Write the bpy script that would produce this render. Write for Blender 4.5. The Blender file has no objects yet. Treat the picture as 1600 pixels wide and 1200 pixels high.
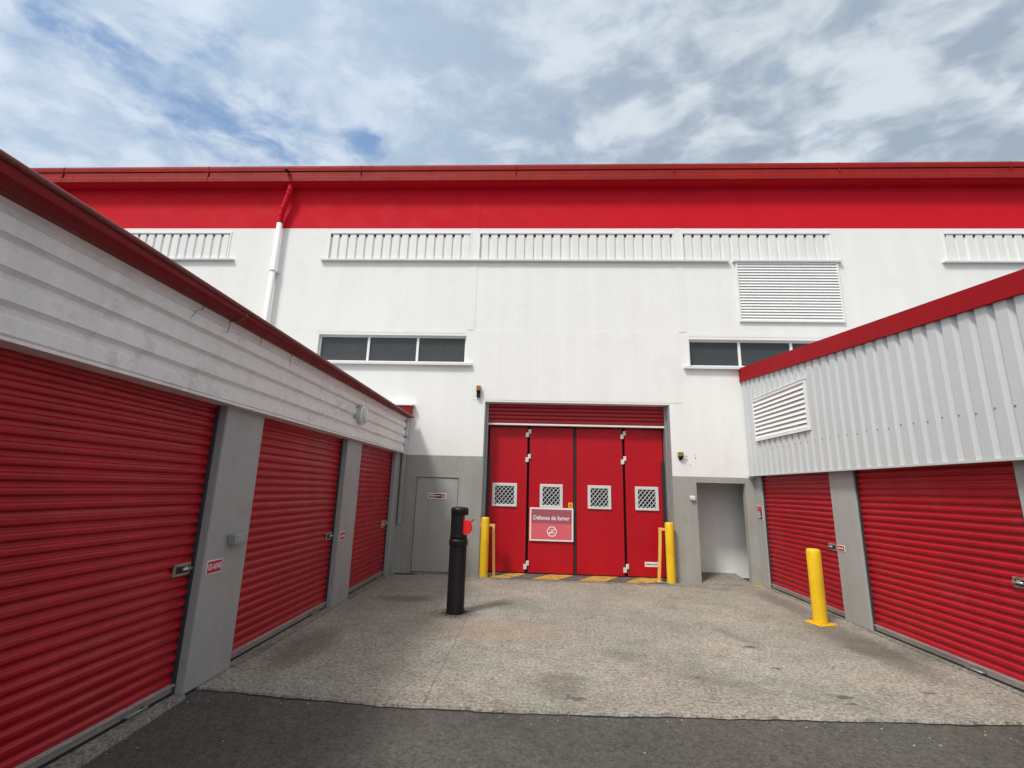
import bpy, bmesh, math, random
from mathutils import Vector, Matrix
random.seed(7)
S = bpy.context.scene
COL = S.collection

# ------------------------------------------------------------------ materials
def nd(nt, typ, **kw):
    n = nt.nodes.new(typ)
    for k, v in kw.items():
        setattr(n, k, v)
    return n

def mathn(nt, op, a, b=None, c=None, clamp=False):
    n = nd(nt, 'ShaderNodeMath', operation=op, use_clamp=clamp)
    for i, v in enumerate((a, b, c)):
        if v is None: continue
        if isinstance(v, (int, float)): n.inputs[i].default_value = v
        else: nt.links.new(v, n.inputs[i])
    return n.outputs[0]

def noise(nt, vec, scale, detail=4.0, rough=0.55, dist=0.0):
    n = nd(nt, 'ShaderNodeTexNoise')
    n.inputs['Scale'].default_value = scale
    n.inputs['Detail'].default_value = detail
    n.inputs['Roughness'].default_value = rough
    n.inputs['Distortion'].default_value = dist
    if vec is not None: nt.links.new(vec, n.inputs['Vector'])
    return n.outputs['Fac']

def mapping(nt, vec, scale=(1, 1, 1), rot=(0, 0, 0), loc=(0, 0, 0)):
    n = nd(nt, 'ShaderNodeMapping')
    n.inputs['Scale'].default_value = scale
    n.inputs['Rotation'].default_value = rot
    n.inputs['Location'].default_value = loc
    nt.links.new(vec, n.inputs['Vector'])
    return n.outputs[0]

def rng(nt, val, a, b, c, d, smooth=False):
    n = nd(nt, 'ShaderNodeMapRange')
    if smooth: n.interpolation_type = 'SMOOTHSTEP'
    nt.links.new(val, n.inputs[0])
    for i, v in enumerate((a, b, c, d)): n.inputs[i + 1].default_value = v
    return n.outputs[0]

def mixc(nt, fac, a, b, blend='MIX'):
    n = nd(nt, 'ShaderNodeMix', data_type='RGBA', blend_type=blend)
    for i, v in ((0, fac), (6, a), (7, b)):
        if isinstance(v, (int, float)): n.inputs[i].default_value = v
        elif isinstance(v, tuple): n.inputs[i].default_value = (*v, 1) if len(v) == 3 else v
        else: nt.links.new(v, n.inputs[i])
    return n.outputs[2]

def mat(name, col, rough=0.6, amp=0.08, scale=2.0, fine=0.04, fscale=60.0, bump=0.0, bscale=90.0, streak=0.0,
        sscale=6.0, metal=0.0, stain=None, stain_amt=0.0, stain_scale=1.3, dots=None, dot_amt=0.0, spec=0.5, bdist=0.004, coat=0.0):
    m = bpy.data.materials.new(name); m.use_nodes = True
    nt = m.node_tree; bs = nt.nodes['Principled BSDF']
    pos = nd(nt, 'ShaderNodeNewGeometry').outputs['Position']
    big = rng(nt, noise(nt, pos, scale, 5, 0.6), 0.25, 0.75, 1 - amp, 1 + amp)
    fin = rng(nt, noise(nt, pos, fscale, 3, 0.6), 0.3, 0.7, 1 - fine, 1 + fine)
    f = mathn(nt, 'MULTIPLY', big, fin)
    if streak:
        sv = mapping(nt, pos, (sscale, sscale, sscale * 0.06))
        f = mathn(nt, 'MULTIPLY', f, rng(nt, noise(nt, sv, 1.0, 5, 0.65), 0.3, 0.75, 1 + streak * 0.4, 1 - streak))
    c = mixc(nt, 1.0, (*col, 1), f, 'MULTIPLY')
    if stain is not None:
        sm = rng(nt, noise(nt, pos, stain_scale, 7, 0.68, 0.6), 0.53, 0.68, 0, stain_amt, True)
        c = mixc(nt, sm, c, (*stain, 1))
    if dots is not None:
        v = nd(nt, 'ShaderNodeTexVoronoi'); v.inputs['Scale'].default_value = 9.0
        nt.links.new(pos, v.inputs['Vector'])
        dm = rng(nt, v.outputs['Distance'], 0.03, 0.07, dot_amt, 0)
        c = mixc(nt, dm, c, (*dots, 1))
    nt.links.new(c, bs.inputs['Base Color'])
    rr = rng(nt, noise(nt, pos, scale * 3, 4), 0.3, 0.7, max(0.03, rough - 0.08), min(1, rough + 0.08))
    nt.links.new(rr, bs.inputs['Roughness'])
    bs.inputs['Metallic'].default_value = metal
    bs.inputs['Specular IOR Level'].default_value = spec
    if coat: bs.inputs['Coat Weight'].default_value = coat
    if bump:
        b = nd(nt, 'ShaderNodeBump'); b.inputs['Strength'].default_value = bump; b.inputs['Distance'].default_value = bdist
        nt.links.new(noise(nt, pos, bscale, 4, 0.6), b.inputs['Height'])
        nt.links.new(b.outputs[0], bs.inputs['Normal'])
    return m

MT = {}
MT['white_render'] = mat('white_render', (0.82, 0.82, 0.80), 0.8, 0.02, 0.5, 0.025, 26, 0.5, 24, 0.05, 3.0, stain=(0.70, 0.69, 0.67), stain_amt=0.30, stain_scale=1.1)
MT['white_trim'] = mat('white_trim', (0.80, 0.80, 0.79), 0.5, 0.03, 3, 0.02)
MT['white_sheet'] = mat('white_sheet', (0.76, 0.76, 0.75), 0.5, 0.04, 2, 0.03, 50, streak=0.08, sscale=9)
MT['red_band'] = mat('red_band', (0.58, 0.006, 0.018), 0.75, 0.05, 0.8, 0.02, 30, 0.25, 28, 0.05, 2.5, spec=0.18)
MT['red_faded'] = mat('red_faded', (0.29, 0.012, 0.010), 0.65, 0.10, 1.2, 0.04, 40, spec=0.2, streak=0.10, sscale=6)
MT['grey_render'] = mat('grey_render', (0.34, 0.335, 0.31), 0.85, 0.10, 1.4, 0.04, 40, 0.4, 30, 0.12, 4.0, stain=(0.24, 0.235, 0.215), stain_amt=0.5, stain_scale=1.7)
MT['grey_door'] = mat('grey_door', (0.36, 0.365, 0.345), 0.42, 0.10, 1.5, 0.03, 40, streak=0.14, sscale=5.0, stain=(0.42, 0.42, 0.40), stain_amt=0.5, stain_scale=2.2)
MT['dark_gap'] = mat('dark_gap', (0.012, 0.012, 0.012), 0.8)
MT['rubber'] = mat('rubber', (0.018, 0.018, 0.019), 0.6)
MT['guide'] = mat('guide', (0.035, 0.034, 0.034), 0.5, 0.2, 6)
MT['galv'] = mat('galv', (0.42, 0.43, 0.43), 0.42, 0.10, 6, 0.06, 80, metal=0.6, streak=0.15)
MT['alu'] = mat('alu', (0.55, 0.55, 0.55), 0.35, 0.12, 5, 0.08, 60, metal=0.75)
MT['red_door'] = mat('red_door', (0.44, 0.004, 0.012), 0.42, 0.09, 1.1, 0.02, 40, streak=0.08, sscale=5, spec=0.28)
MT['red_shutter'] = mat('red_shutter', (0.38, 0.0035, 0.014), 0.36, 0.12, 1.2, 0.05, 50, streak=0.14, sscale=6, stain=(0.36, 0.035, 0.04), stain_amt=0.30, stain_scale=2.0, spec=0.4)
MT['red_header'] = mat('red_header', (0.36, 0.005, 0.012), 0.45, 0.06, 2, 0.03, 50)
MT['red_gutter'] = mat('red_gutter', (0.22, 0.006, 0.010), 0.5, 0.12, 1.8, 0.05, 50, spec=0.22, stain=(0.15, 0.03, 0.025), stain_amt=0.6, stain_scale=3)
MT['gutter_bead'] = mat('gutter_bead', (0.20, 0.045, 0.04), 0.55, 0.2, 4, 0.1, 60, stain=(0.10, 0.06, 0.05), stain_amt=0.7, stain_scale=5)
MT['red_fascia'] = mat('red_fascia', (0.32, 0.007, 0.013), 0.6, 0.05, 1.5, 0.02, 60, spec=0.12)
MT['clad_old'] = mat('clad_old', (0.84, 0.82, 0.80), 0.5, 0.06, 1.2, 0.05, 50, streak=0.10, sscale=7, stain=(0.52, 0.49, 0.45), stain_amt=0.5, stain_scale=2.4)
MT['clad_new'] = mat('clad_new', (0.54, 0.565, 0.575), 0.45, 0.03, 1.5, 0.03, 40, streak=0.03)
MT['pillar'] = mat('pillar', (0.36, 0.365, 0.36), 0.5, 0.05, 1.5, 0.03, 60, streak=0.10, sscale=5, stain=(0.27, 0.27, 0.265), stain_amt=0.35, stain_scale=3, dots=(0.2, 0.2, 0.2), dot_amt=0.4)
MT['yellow'] = mat('yellow', (0.80, 0.50, 0.010), 0.42, 0.08, 5, 0.04, 60, stain=(0.50, 0.31, 0.02), stain_amt=0.5, stain_scale=14, streak=0.16, sscale=12, dots=(0.2, 0.13, 0.05), dot_amt=0.6)
MT['yellow_pale'] = mat('yellow_pale', (0.78, 0.47, 0.12), 0.5, 0.10, 6, 0.05, 60, stain=(0.5, 0.33, 0.12), stain_amt=0.5, stain_scale=12)
MT['black_plastic'] = mat('black_plastic', (0.009, 0.009, 0.010), 0.42, 0.15, 4, 0.1, 60, 0.15, 120, spec=0.3)
MT['red_plastic'] = mat('red_plastic', (0.80, 0.015, 0.012), 0.3, 0.03)
MT['glass'] = mat('glass', (0.050, 0.056, 0.058), 0.22, 0.12, 1.5, 0.04, 30, spec=0.35)
MT['glass_dark'] = mat('glass_dark', (0.012, 0.012, 0.013), 0.2, 0.1)
MT['wire'] = mat('wire', (0.66, 0.68, 0.68), 0.4, 0.05, 6, metal=0.2)
MT['amber'] = mat('amber', (0.30, 0.13, 0.02), 0.4, 0.2, 20)
MT['olive'] = mat('olive', (0.22, 0.17, 0.012), 0.4, 0.2, 20)
MT['lamp_glass'] = mat('lamp_glass', (0.66, 0.66, 0.63), 0.3, 0.03)
MT['sign_white'] = mat('sign_white', (0.80, 0.76, 0.76), 0.4, 0.03)
MT['sign_mauve'] = mat('sign_mauve', (0.36, 0.085, 0.12), 0.45, 0.04, 6)
MT['sign_pink'] = mat('sign_pink', (0.66, 0.12, 0.15), 0.45, 0.04, 6)
MT['sign_red'] = mat('sign_red', (0.48, 0.015, 0.03), 0.4, 0.03)
MT['sign_maroon'] = mat('sign_maroon', (0.10, 0.004, 0.010), 0.4, 0.03)
MT['sign_yellow'] = mat('sign_yellow', (0.85, 0.46, 0.01), 0.4, 0.03)
MT['sign_black'] = mat('sign_black', (0.03, 0.02, 0.02), 0.5, 0.03)
MT['joint_dirt'] = mat('joint_dirt', (0.125, 0.11, 0.092), 0.9, 0.3, 8)
MT['recess_shade'] = mat('recess_shade', (0.07, 0.07, 0.066), 0.8, 0.1, 3)
MT['louvre_shade'] = mat('louvre_shade', (0.16, 0.155, 0.155), 0.8, 0.1, 3)
MT['latch'] = mat('latch', (0.30, 0.265, 0.21), 0.5, 0.2, 14, 0.1, 60, metal=0.3, stain=(0.13, 0.075, 0.04), stain_amt=0.8, stain_scale=12)
MT['screw_head'] = mat('screw_head', (0.20, 0.20, 0.20), 0.5, 0.2, 14)
MT['moss'] = mat('moss', (0.050, 0.048, 0.026), 0.95, 0.4, 20)
MT['roof'] = mat('roof', (0.22, 0.22, 0.22), 0.7, 0.1, 1)
MT['pebble'] = mat('pebble', (0.36, 0.33, 0.29), 0.85, 0.3, 14)

def ground_mat(name, col, kind):
    m = bpy.data.materials.new(name); m.use_nodes = True
    nt = m.node_tree; bs = nt.nodes['Principled BSDF']
    pos = nd(nt, 'ShaderNodeNewGeometry').outputs['Position']
    con = kind == 'concrete'
    big = rng(nt, noise(nt, pos, 0.55, 6, 0.65, 0.4), 0.28, 0.72, 0.74, 1.22)
    mid = rng(nt, noise(nt, pos, 5.0, 6, 0.7, 0.3), 0.25, 0.75, 0.80 if con else 0.88, 1.20 if con else 1.12)
    fin = rng(nt, noise(nt, pos, 30.0, 8, 0.88), 0.37, 0.63, 0.22 if con else 0.42, 1.78 if con else 1.58)
    f = mathn(nt, 'MULTIPLY', mathn(nt, 'MULTIPLY', big, mid), fin)
    c = mixc(nt, 1.0, (*col, 1), f, 'MULTIPLY')
    hue = rng(nt, noise(nt, mapping(nt, pos, (1, 1, 1), (0, 0, 0), (9.1, 4.4, 0)), 0.8, 4, 0.6), 0.35, 0.65, 0, 1, True)
    c = mixc(nt, 1.0, c, mixc(nt, hue, (1.05, 0.985, 0.94, 1), (0.97, 1.005, 0.965, 1)), 'MULTIPLY')
    # aggregate: pale and dark grains of stone
    v = nd(nt, 'ShaderNodeTexVoronoi'); v.inputs['Scale'].default_value = 48.0 if con else 80.0
    nt.links.new(pos, v.inputs['Vector'])
    sep = nd(nt, 'ShaderNodeSeparateColor'); nt.links.new(v.outputs['Color'], sep.inputs[0])
    grain = mathn(nt, 'MULTIPLY', rng(nt, sep.outputs[0], 0.74 if con else 0.90, 0.78 if con else 0.92, 0, 0.75 if con else 0.45), rng(nt, v.outputs['Distance'], 0.25, 0.5, 1, 0))
    c = mixc(nt, grain, c, (0.40, 0.37, 0.32, 1) if con else (0.22, 0.215, 0.205, 1))
    grain2 = mathn(nt, 'MULTIPLY', rng(nt, sep.outputs[1], 0.82, 0.86, 0, 0.7), rng(nt, v.outputs['Distance'], 0.25, 0.5, 1, 0))
    c = mixc(nt, grain2, c, (0.075, 0.068, 0.058, 1) if con else (0.022, 0.022, 0.022, 1))
    # brown soil and tyre stains
    st = rng(nt, noise(nt, mapping(nt, pos, (1, 1, 1), (0, 0, 0), (3.7, 1.2, 0)), 0.9, 8, 0.72, 0.8), 0.50, 0.72, 0, 0.60 if con else 0.45, True)
    c = mixc(nt, st, c, (0.125, 0.108, 0.088, 1) if con else (0.040, 0.037, 0.032, 1))
    # oil and chewing-gum spots, irregular
    w = nd(nt, 'ShaderNodeVectorMath', operation='ADD')
    nn = nd(nt, 'ShaderNodeTexNoise'); nn.inputs['Scale'].default_value = 9.0; nn.inputs['Detail'].default_value = 3
    nt.links.new(pos, nn.inputs['Vector'])
    sc = nd(nt, 'ShaderNodeVectorMath', operation='SCALE'); sc.inputs[3].default_value = 0.16
    nt.links.new(nn.outputs['Color'], sc.inputs[0]); nt.links.new(pos, w.inputs[0]); nt.links.new(sc.outputs[0], w.inputs[1])
    v2 = nd(nt, 'ShaderNodeTexVoronoi'); v2.inputs['Scale'].default_value = 2.4
    nt.links.new(w.outputs[0], v2.inputs['Vector'])
    s2 = nd(nt, 'ShaderNodeSeparateColor'); nt.links.new(v2.outputs['Color'], s2.inputs[0])
    rad = rng(nt, s2.outputs[0], 0, 1, 0.02, 0.085)
    spot = rng(nt, mathn(nt, 'SUBTRACT', v2.outputs['Distance'], rad), -0.02, 0.02, 0.62, 0, True)
    c = mixc(nt, spot, c, (0.055, 0.05, 0.044, 1) if con else (0.030, 0.029, 0.028, 1))
    if con:
        for rz, lx in ((0.5, 3.0), (-0.7, 8.0), (1.4, 5.0)):
            dv = mapping(nt, pos, (9, 46, 1), (0, 0, rz), (lx, lx * .7, 0))
            ds = mathn(nt, 'MULTIPLY', rng(nt, noise(nt, dv, 1.0, 6, 0.75), 0.56, 0.62, 0, 0.8), rng(nt, noise(nt, pos, 1.6, 4, 0.6), 0.42, 0.62, 0.1, 1))
            c = mixc(nt, ds, c, (0.085, 0.075, 0.062, 1))
    if con:
        def patch(cx, cy, rx, ry, amt, col, c):
            m = mapping(nt, mapping(nt, w.outputs[0], (1, 1, 0), (0, 0, 0), (-cx - .08, -cy - .08, 0)), (1 / rx, 1 / ry, 0))
            ln = nd(nt, 'ShaderNodeVectorMath', operation='LENGTH'); nt.links.new(m, ln.inputs[0])
            e = mathn(nt, 'ADD', ln.outputs[1], mathn(nt, 'MULTIPLY', noise(nt, pos, 16, 6, 0.75), 1.4))
            return mixc(nt, rng(nt, e, 1.1, 1.75, amt, 0, True), c, (*col, 1))
        for cx, cy, rx, ry, amt in ((0.25, 4.72, .34, .42, .36), (0.38, 4.45, .10, .05, .8), (2.51, 6.09, .10, .08, .9), (2.49, 5.39, .06, .05, .9), (2.74, 4.77, .10, .06, .9), (2.70, 4.60, .06, .04, .9), (3.6, 4.95, .09, .05, .8), (-1.95, 7.8, .55, .30, .6), (1.0, 5.6, .30, .22, .3), (3.95, 6.4, .35, 1.6, .55), (4.1, 8.6, .30, 1.2, .5), (-2.4, 5.4, .30, .9, .5), (-1.06, 7.0, .42, .34, .6)):
            c = patch(cx, cy, rx, ry, amt, (0.085, 0.072, 0.058), c)
        c = patch(-0.4, 6.32, .9, .6, .30, (0.30, 0.20, 0.12), c)
    if con:   # fine curved scuffs and hairlines
        wv = nd(nt, 'ShaderNodeTexVoronoi', feature='DISTANCE_TO_EDGE'); wv.inputs['Scale'].default_value = 2.6
        w2 = nd(nt, 'ShaderNodeVectorMath', operation='ADD'); sc2 = nd(nt, 'ShaderNodeVectorMath', operation='SCALE'); sc2.inputs[3].default_value = 0.5
        nt.links.new(nn.outputs['Color'], sc2.inputs[0]); nt.links.new(pos, w2.inputs[0]); nt.links.new(sc2.outputs[0], w2.inputs[1])
        nt.links.new(w2.outputs[0], wv.inputs['Vector'])
        cr = mathn(nt, 'MULTIPLY', rng(nt, wv.outputs['Distance'], 0.0, 0.02, 0.55, 0), rng(nt, noise(nt, pos, 1.1, 3), 0.5, 0.62, 0, 1))
        c = mixc(nt, cr, c, (0.07, 0.062, 0.052, 1))
    nt.links.new(c, bs.inputs['Base Color'])
    bs.inputs['Roughness'].default_value = 0.88
    bs.inputs['Specular IOR Level'].default_value = 0.35
    b = nd(nt, 'ShaderNodeBump'); b.inputs['Strength'].default_value = 0.7; b.inputs['Distance'].default_value = 0.006
    nt.links.new(noise(nt, pos, 70, 5, 0.75), b.inputs['Height']); nt.links.new(b.outputs[0], bs.inputs['Normal'])
    return m
MT['concrete'] = ground_mat('concrete', (0.285, 0.266, 0.236), 'concrete')
MT['asphalt'] = ground_mat('asphalt', (0.082, 0.077, 0.071), 'asphalt')
MT['kerb'] = ground_mat('kerb_concrete', (0.23, 0.215, 0.19), 'concrete')

def worn_paint(name, col, under):
    m = bpy.data.materials.new(name); m.use_nodes = True
    nt = m.node_tree; bs = nt.nodes['Principled BSDF']
    pos = nd(nt, 'ShaderNodeNewGeometry').outputs['Position']
    a = rng(nt, noise(nt, pos, 7.0, 7, 0.72, 0.5), 0.47, 0.60, 0, 1, True)
    f = rng(nt, noise(nt, pos, 40, 5, 0.7), 0.3, 0.7, 0.8, 1.2)
    c = mixc(nt, a, mixc(nt, 1.0, (*col, 1), f, 'MULTIPLY'), mixc(nt, 1.0, (*under, 1), f, 'MULTIPLY'))
    nt.links.new(c, bs.inputs['Base Color']); bs.inputs['Roughness'].default_value = 0.8
    return m
MT['paint_yellow'] = worn_paint('paint_yellow', (0.50, 0.29, 0.03), (0.20, 0.16, 0.10))
MT['paint_black'] = worn_paint('paint_black', (0.085, 0.07, 0.065), (0.15, 0.13, 0.11))

# ------------------------------------------------------------------ mesh builder
class MB:
    def __init__(s): s.bm = bmesh.new(); s.mi = 0
    def face(s, pts, smooth=False):
        f = s.bm.faces.new([s.bm.verts.new(p) for p in pts]); f.material_index = s.mi; f.smooth = smooth; return f
    def box(s, x0, x1, y0, y1, z0, z1):
        v = [s.bm.verts.new(p) for p in ((x0,y0,z0),(x1,y0,z0),(x1,y1,z0),(x0,y1,z0),(x0,y0,z1),(x1,y0,z1),(x1,y1,z1),(x0,y1,z1))]
        for q in ((3,2,1,0),(4,5,6,7),(0,1,5,4),(1,2,6,5),(2,3,7,6),(3,0,4,7)):
            f = s.bm.faces.new([v[i] for i in q]); f.material_index = s.mi
        return v
    def prism(s, A, B, smooth=False, caps=True):
        """loft between two equal-length 3D outlines"""
        a = [s.bm.verts.new(p) for p in A]; b = [s.bm.verts.new(p) for p in B]; n = len(a)
        for i in range(n):
            f = s.bm.faces.new((a[i], a[(i+1) % n], b[(i+1) % n], b[i])); f.material_index = s.mi; f.smooth = smooth
        if caps:
            f = s.bm.faces.new(list(reversed(a))); f.material_index = s.mi
            f = s.bm.faces.new(b); f.material_index = s.mi
    def grid(s, rows, smooth=False):
        vs = [[s.bm.verts.new(p) for p in r] for r in rows]
        for i in range(len(vs) - 1):
            for j in range(len(vs[0]) - 1):
                f = s.bm.faces.new((vs[i][j], vs[i][j+1], vs[i+1][j+1], vs[i+1][j])); f.material_index = s.mi; f.smooth = smooth
    def tube(s, pts, r, n=16, caps=True, square=False):
        pts = [Vector(p) for p in pts]; rings = []
        if square: n = 4
        for i, p in enumerate(pts):
            d = (pts[min(i+1, len(pts)-1)] - pts[max(i-1, 0)]).normalized()
            up = Vector((0, 1, 0)) if abs(d.y) < 0.9 else Vector((1, 0, 0))
            u = d.cross(up).normalized(); w = d.cross(u).normalized()
            rr = r[i] if isinstance(r, (list, tuple)) else r
            k = 1.0
            if 0 < i < len(pts) - 1:
                a = (pts[i] - pts[i-1]).normalized(); k = 1 / max(0.5, a.dot(d)) if square else 1
            off = math.pi / 4 if square else 0
            rings.append([s.bm.verts.new(p + (u * math.cos(2*math.pi*j/n + off) + w * math.sin(2*math.pi*j/n + off)) * rr * k) for j in range(n)])
        for a, b in zip(rings, rings[1:]):
            for j in range(n):
                f = s.bm.faces.new((a[j], a[(j+1) % n], b[(j+1) % n], b[j])); f.material_index = s.mi; f.smooth = not square
        if caps:
            f = s.bm.faces.new(list(reversed(rings[0]))); f.material_index = s.mi
            f = s.bm.faces.new(rings[-1]); f.material_index = s.mi
    def lathe(s, cx, cy, prof, n=32):
        s.tube([(cx, cy, z) for r, z in prof], [r for r, z in prof], n)
    def build(s, name, mats, parent=None, bevel=0.0, normals=True):
        if normals: bmesh.ops.recalc_face_normals(s.bm, faces=s.bm.faces)
        me = bpy.data.meshes.new(name)
        if parent is not None:
            org = parent.matrix_basis.translation.copy(); p = parent.parent
            while p is not None: org += p.matrix_basis.translation; p = p.parent
            bmesh.ops.translate(s.bm, verts=s.bm.verts, vec=-org)
        s.bm.to_mesh(me); s.bm.free()
        for m in (mats if isinstance(mats, (list, tuple)) else [mats]): me.materials.append(MT[m])
        o = bpy.data.objects.new(name, me); COL.objects.link(o)
        if parent is not None: o.parent = parent
        if bevel:
            b = o.modifiers.new('Bevel', 'BEVEL'); b.width = bevel; b.segments = 2; b.limit_method = 'ANGLE'; b.angle_limit = math.radians(40)
        return o

def set_origin(o, loc):
    """move the origin of a top-level mesh to its base"""
    o.data.transform(Matrix.Translation(-Vector(loc))); o.location = loc

def tag(o, label, cat, group=None):
    o['label'] = label; o['category'] = cat
    if group: o['group'] = group
    return o
def thing(name, loc, label, cat, group=None):
    o = bpy.data.objects.new(name, None); COL.objects.link(o); o.location = loc; o.empty_display_size = 0.2
    return tag(o, label, cat, group)
def structure(o, kind='structure'):
    o['kind'] = kind; return o

def rib_profile(u0, u1, pitch, crest, slope, phase=0.0):
    """(u, depth) of a trapezoid sheet: depth 0 on crests, 1 in the troughs"""
    pts = []; u = u0 - pitch + phase
    tr = pitch - crest - 2 * slope
    while u < u1 + pitch:
        pts += [(u, 0), (u + crest, 0), (u + crest + slope, 1), (u + crest + slope + tr, 1)]
        u += pitch
    def dep(x):
        for (a, da), (b, db) in zip(pts, pts[1:]):
            if a <= x <= b: return da + (db - da) * (x - a) / max(1e-9, b - a)
        return 0
    return [(u0, dep(u0))] + [p for p in pts if u0 + 1e-4 < p[0] < u1 - 1e-4] + [(u1, dep(u1))]

# ================================================================== SETTING
# asphalt sheet to the horizon
g = MB()
g.face([(-400, -400, -0.02), (400, -400, -0.02), (400, 400, -0.02), (-400, 400, -0.02)])
structure(g.build('asphalt_ground', 'asphalt'))

# concrete forecourt slab with an irregular front edge
def front_edge(x):
    b = 4.20 if x < 0 else 4.20 + 0.058 * x
    if x < -1.2: b = 4.20 + 0.09 * (-1.2 - x)
    return b + 0.006 * math.sin(7 * x) + 0.004 * math.sin(23.1 * x + 1) + random.uniform(-0.005, 0.005)
g = MB()
xs = [-2.95 + i * (4.60 + 2.95) / 300 for i in range(301)]
ed = [(x, front_edge(x)) for x in xs]
top = [g.bm.verts.new((x, y, 0.0)) for x, y in ed]; low = [g.bm.verts.new((x, y - 0.012, -0.024)) for x, y in ed]
back = [g.bm.verts.new((x, 10.45, 0.0)) for x, y in ed]
for i in range(300):
    g.bm.faces.new((top[i], top[i+1], back[i+1], back[i])); g.bm.faces.new((low[i], low[i+1], top[i+1], top[i]))
structure(g.build('concrete_forecourt', 'concrete'))
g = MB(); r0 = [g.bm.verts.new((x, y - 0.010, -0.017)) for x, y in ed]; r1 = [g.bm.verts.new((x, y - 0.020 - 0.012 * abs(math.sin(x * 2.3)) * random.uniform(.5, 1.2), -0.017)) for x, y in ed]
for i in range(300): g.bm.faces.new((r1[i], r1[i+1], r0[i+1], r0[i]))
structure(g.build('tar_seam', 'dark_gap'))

# apron just in front of the big doors and worn hazard stripes on it
g = MB(); g.box(-1.07, 3.29, 9.62, 10.44, -0.01, 0.008); structure(g.build('doorway_apron', 'kerb'))
g = MB()
g.face([(-0.86, 9.74, 0.012), (2.62, 9.74, 0.012), (2.72, 10.33, 0.012), (-0.96, 10.33, 0.012)]); structure(g.build('hazard_marking', 'paint_black'))
g = MB()
for x in (-0.86, -0.02, 0.88, 1.78):
    w = 0.40 if x < -0.5 else 0.50
    g.face([(x, 9.735, 0.016), (x + w, 9.735, 0.016), (x + w + 0.36, 10.325, 0.016), (x + 0.36, 10.325, 0.016)])
g.face([(4.05, 9.86, 0.004), (4.40, 9.80, 0.004), (4.44, 9.96, 0.004), (4.05, 10.0, 0.004)])
structure(g.build('yellow_marking', 'paint_yellow'))

# kerb strips along the foot of the two storage rows
g = MB()
g.prism([(-2.96, 0.4, -0.03), (-2.58, 0.4, -0.03), (-2.60, 0.4, 0.006), (-2.96, 0.4, 0.012)], [(-2.96, 4.16, -0.03), (-2.77, 4.16, -0.03), (-2.785, 4.16, 0.004), (-2.96, 4.16, 0.012)])
g.box(-2.96, -2.76, 4.78, 7.02, -0.02, 0.012); g.box(-2.96, -2.76, 7.66, 9.60, -0.02, 0.012)
structure(g.build('kerb_strip', 'kerb'))
g = MB()
g.box(4.42, 4.62, 7.56, 9.76, -0.02, 0.010); g.box(4.42, 4.62, 1.9, 6.98, -0.02, 0.010)
structure(g.build('kerb_strip', 'kerb'))
g = MB(); 
for i in range(60):
    a, b = 4.23 + i * 0.09, 4.23 + (i + 1) * 0.09
    w0 = 0.0022 + 0.0022 * math.sin(i * 1.7); w1 = 0.0022 + 0.0022 * math.sin((i + 1) * 1.7); o0 = 0.004 * math.sin(i * 0.9); o1 = 0.004 * math.sin((i + 1) * 0.9)
    g.face([(-0.86 + o0 - w0, a, 0.0025), (-0.86 + o0 + w0, a, 0.0025), (-0.86 + o1 + w1, b, 0.0025), (-0.86 + o1 - w1, b, 0.0025)])
structure(g.build('slab_joint', 'joint_dirt'))

# loose grit on the asphalt and along the walls
g = MB()
def stone(x, y, z, r):
    bmesh.ops.create_icosphere(g.bm, subdivisions=1, radius=r, matrix=Matrix.Translation((x, y, z)) @ Matrix.Diagonal((random.uniform(.7, 1.3), random.uniform(.7, 1.3), random.uniform(.4, .8), 1)))
for i in range(260):
    k = i % 4
    if k == 0: x, y = -2.74 + abs(random.gauss(0, .07)), random.uniform(2.4, 9.5)
    elif k == 1: x, y = random.uniform(-2.5, 4.3), random.gauss(4.22, .10)
    elif k == 2: x, y = 4.42 - abs(random.gauss(0, .10)), random.uniform(4.5, 9.6)
    else: x, y = random.uniform(-2.5, 4.0), random.uniform(2.8, 9)
    stone(x, y, -0.018 if y < front_edge(x) else 0.003, random.choice((.004, .005, .006, .006, .009)))
structure(g.build('loose_grit', 'pebble'), 'stuff')

g = MB()
for i in range(150):
    x = -2.72 + abs(random.gauss(0, .22)); y = 9.90 - abs(random.gauss(0, .045)); r = random.uniform(.008, .022)
    bmesh.ops.create_icosphere(g.bm, subdivisions=1, radius=r, matrix=Matrix.Translation((x, y, 0.004)) @ Matrix.Diagonal((1.2, 1.0, .55, 1)))
for i in range(110):
    a = random.uniform(0, 6.283); rr = 0.14 + abs(random.gauss(0, .045)); r = random.uniform(.004, .009)
    bmesh.ops.create_icosphere(g.bm, subdivisions=1, radius=r, matrix=Matrix.Translation((-1.065 + rr * math.cos(a), 7.07 + rr * math.sin(a), 0.003)) @ Matrix.Diagonal((1.2, 1.0, .55, 1)))
structure(g.build('moss', 'moss'), 'stuff')

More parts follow.
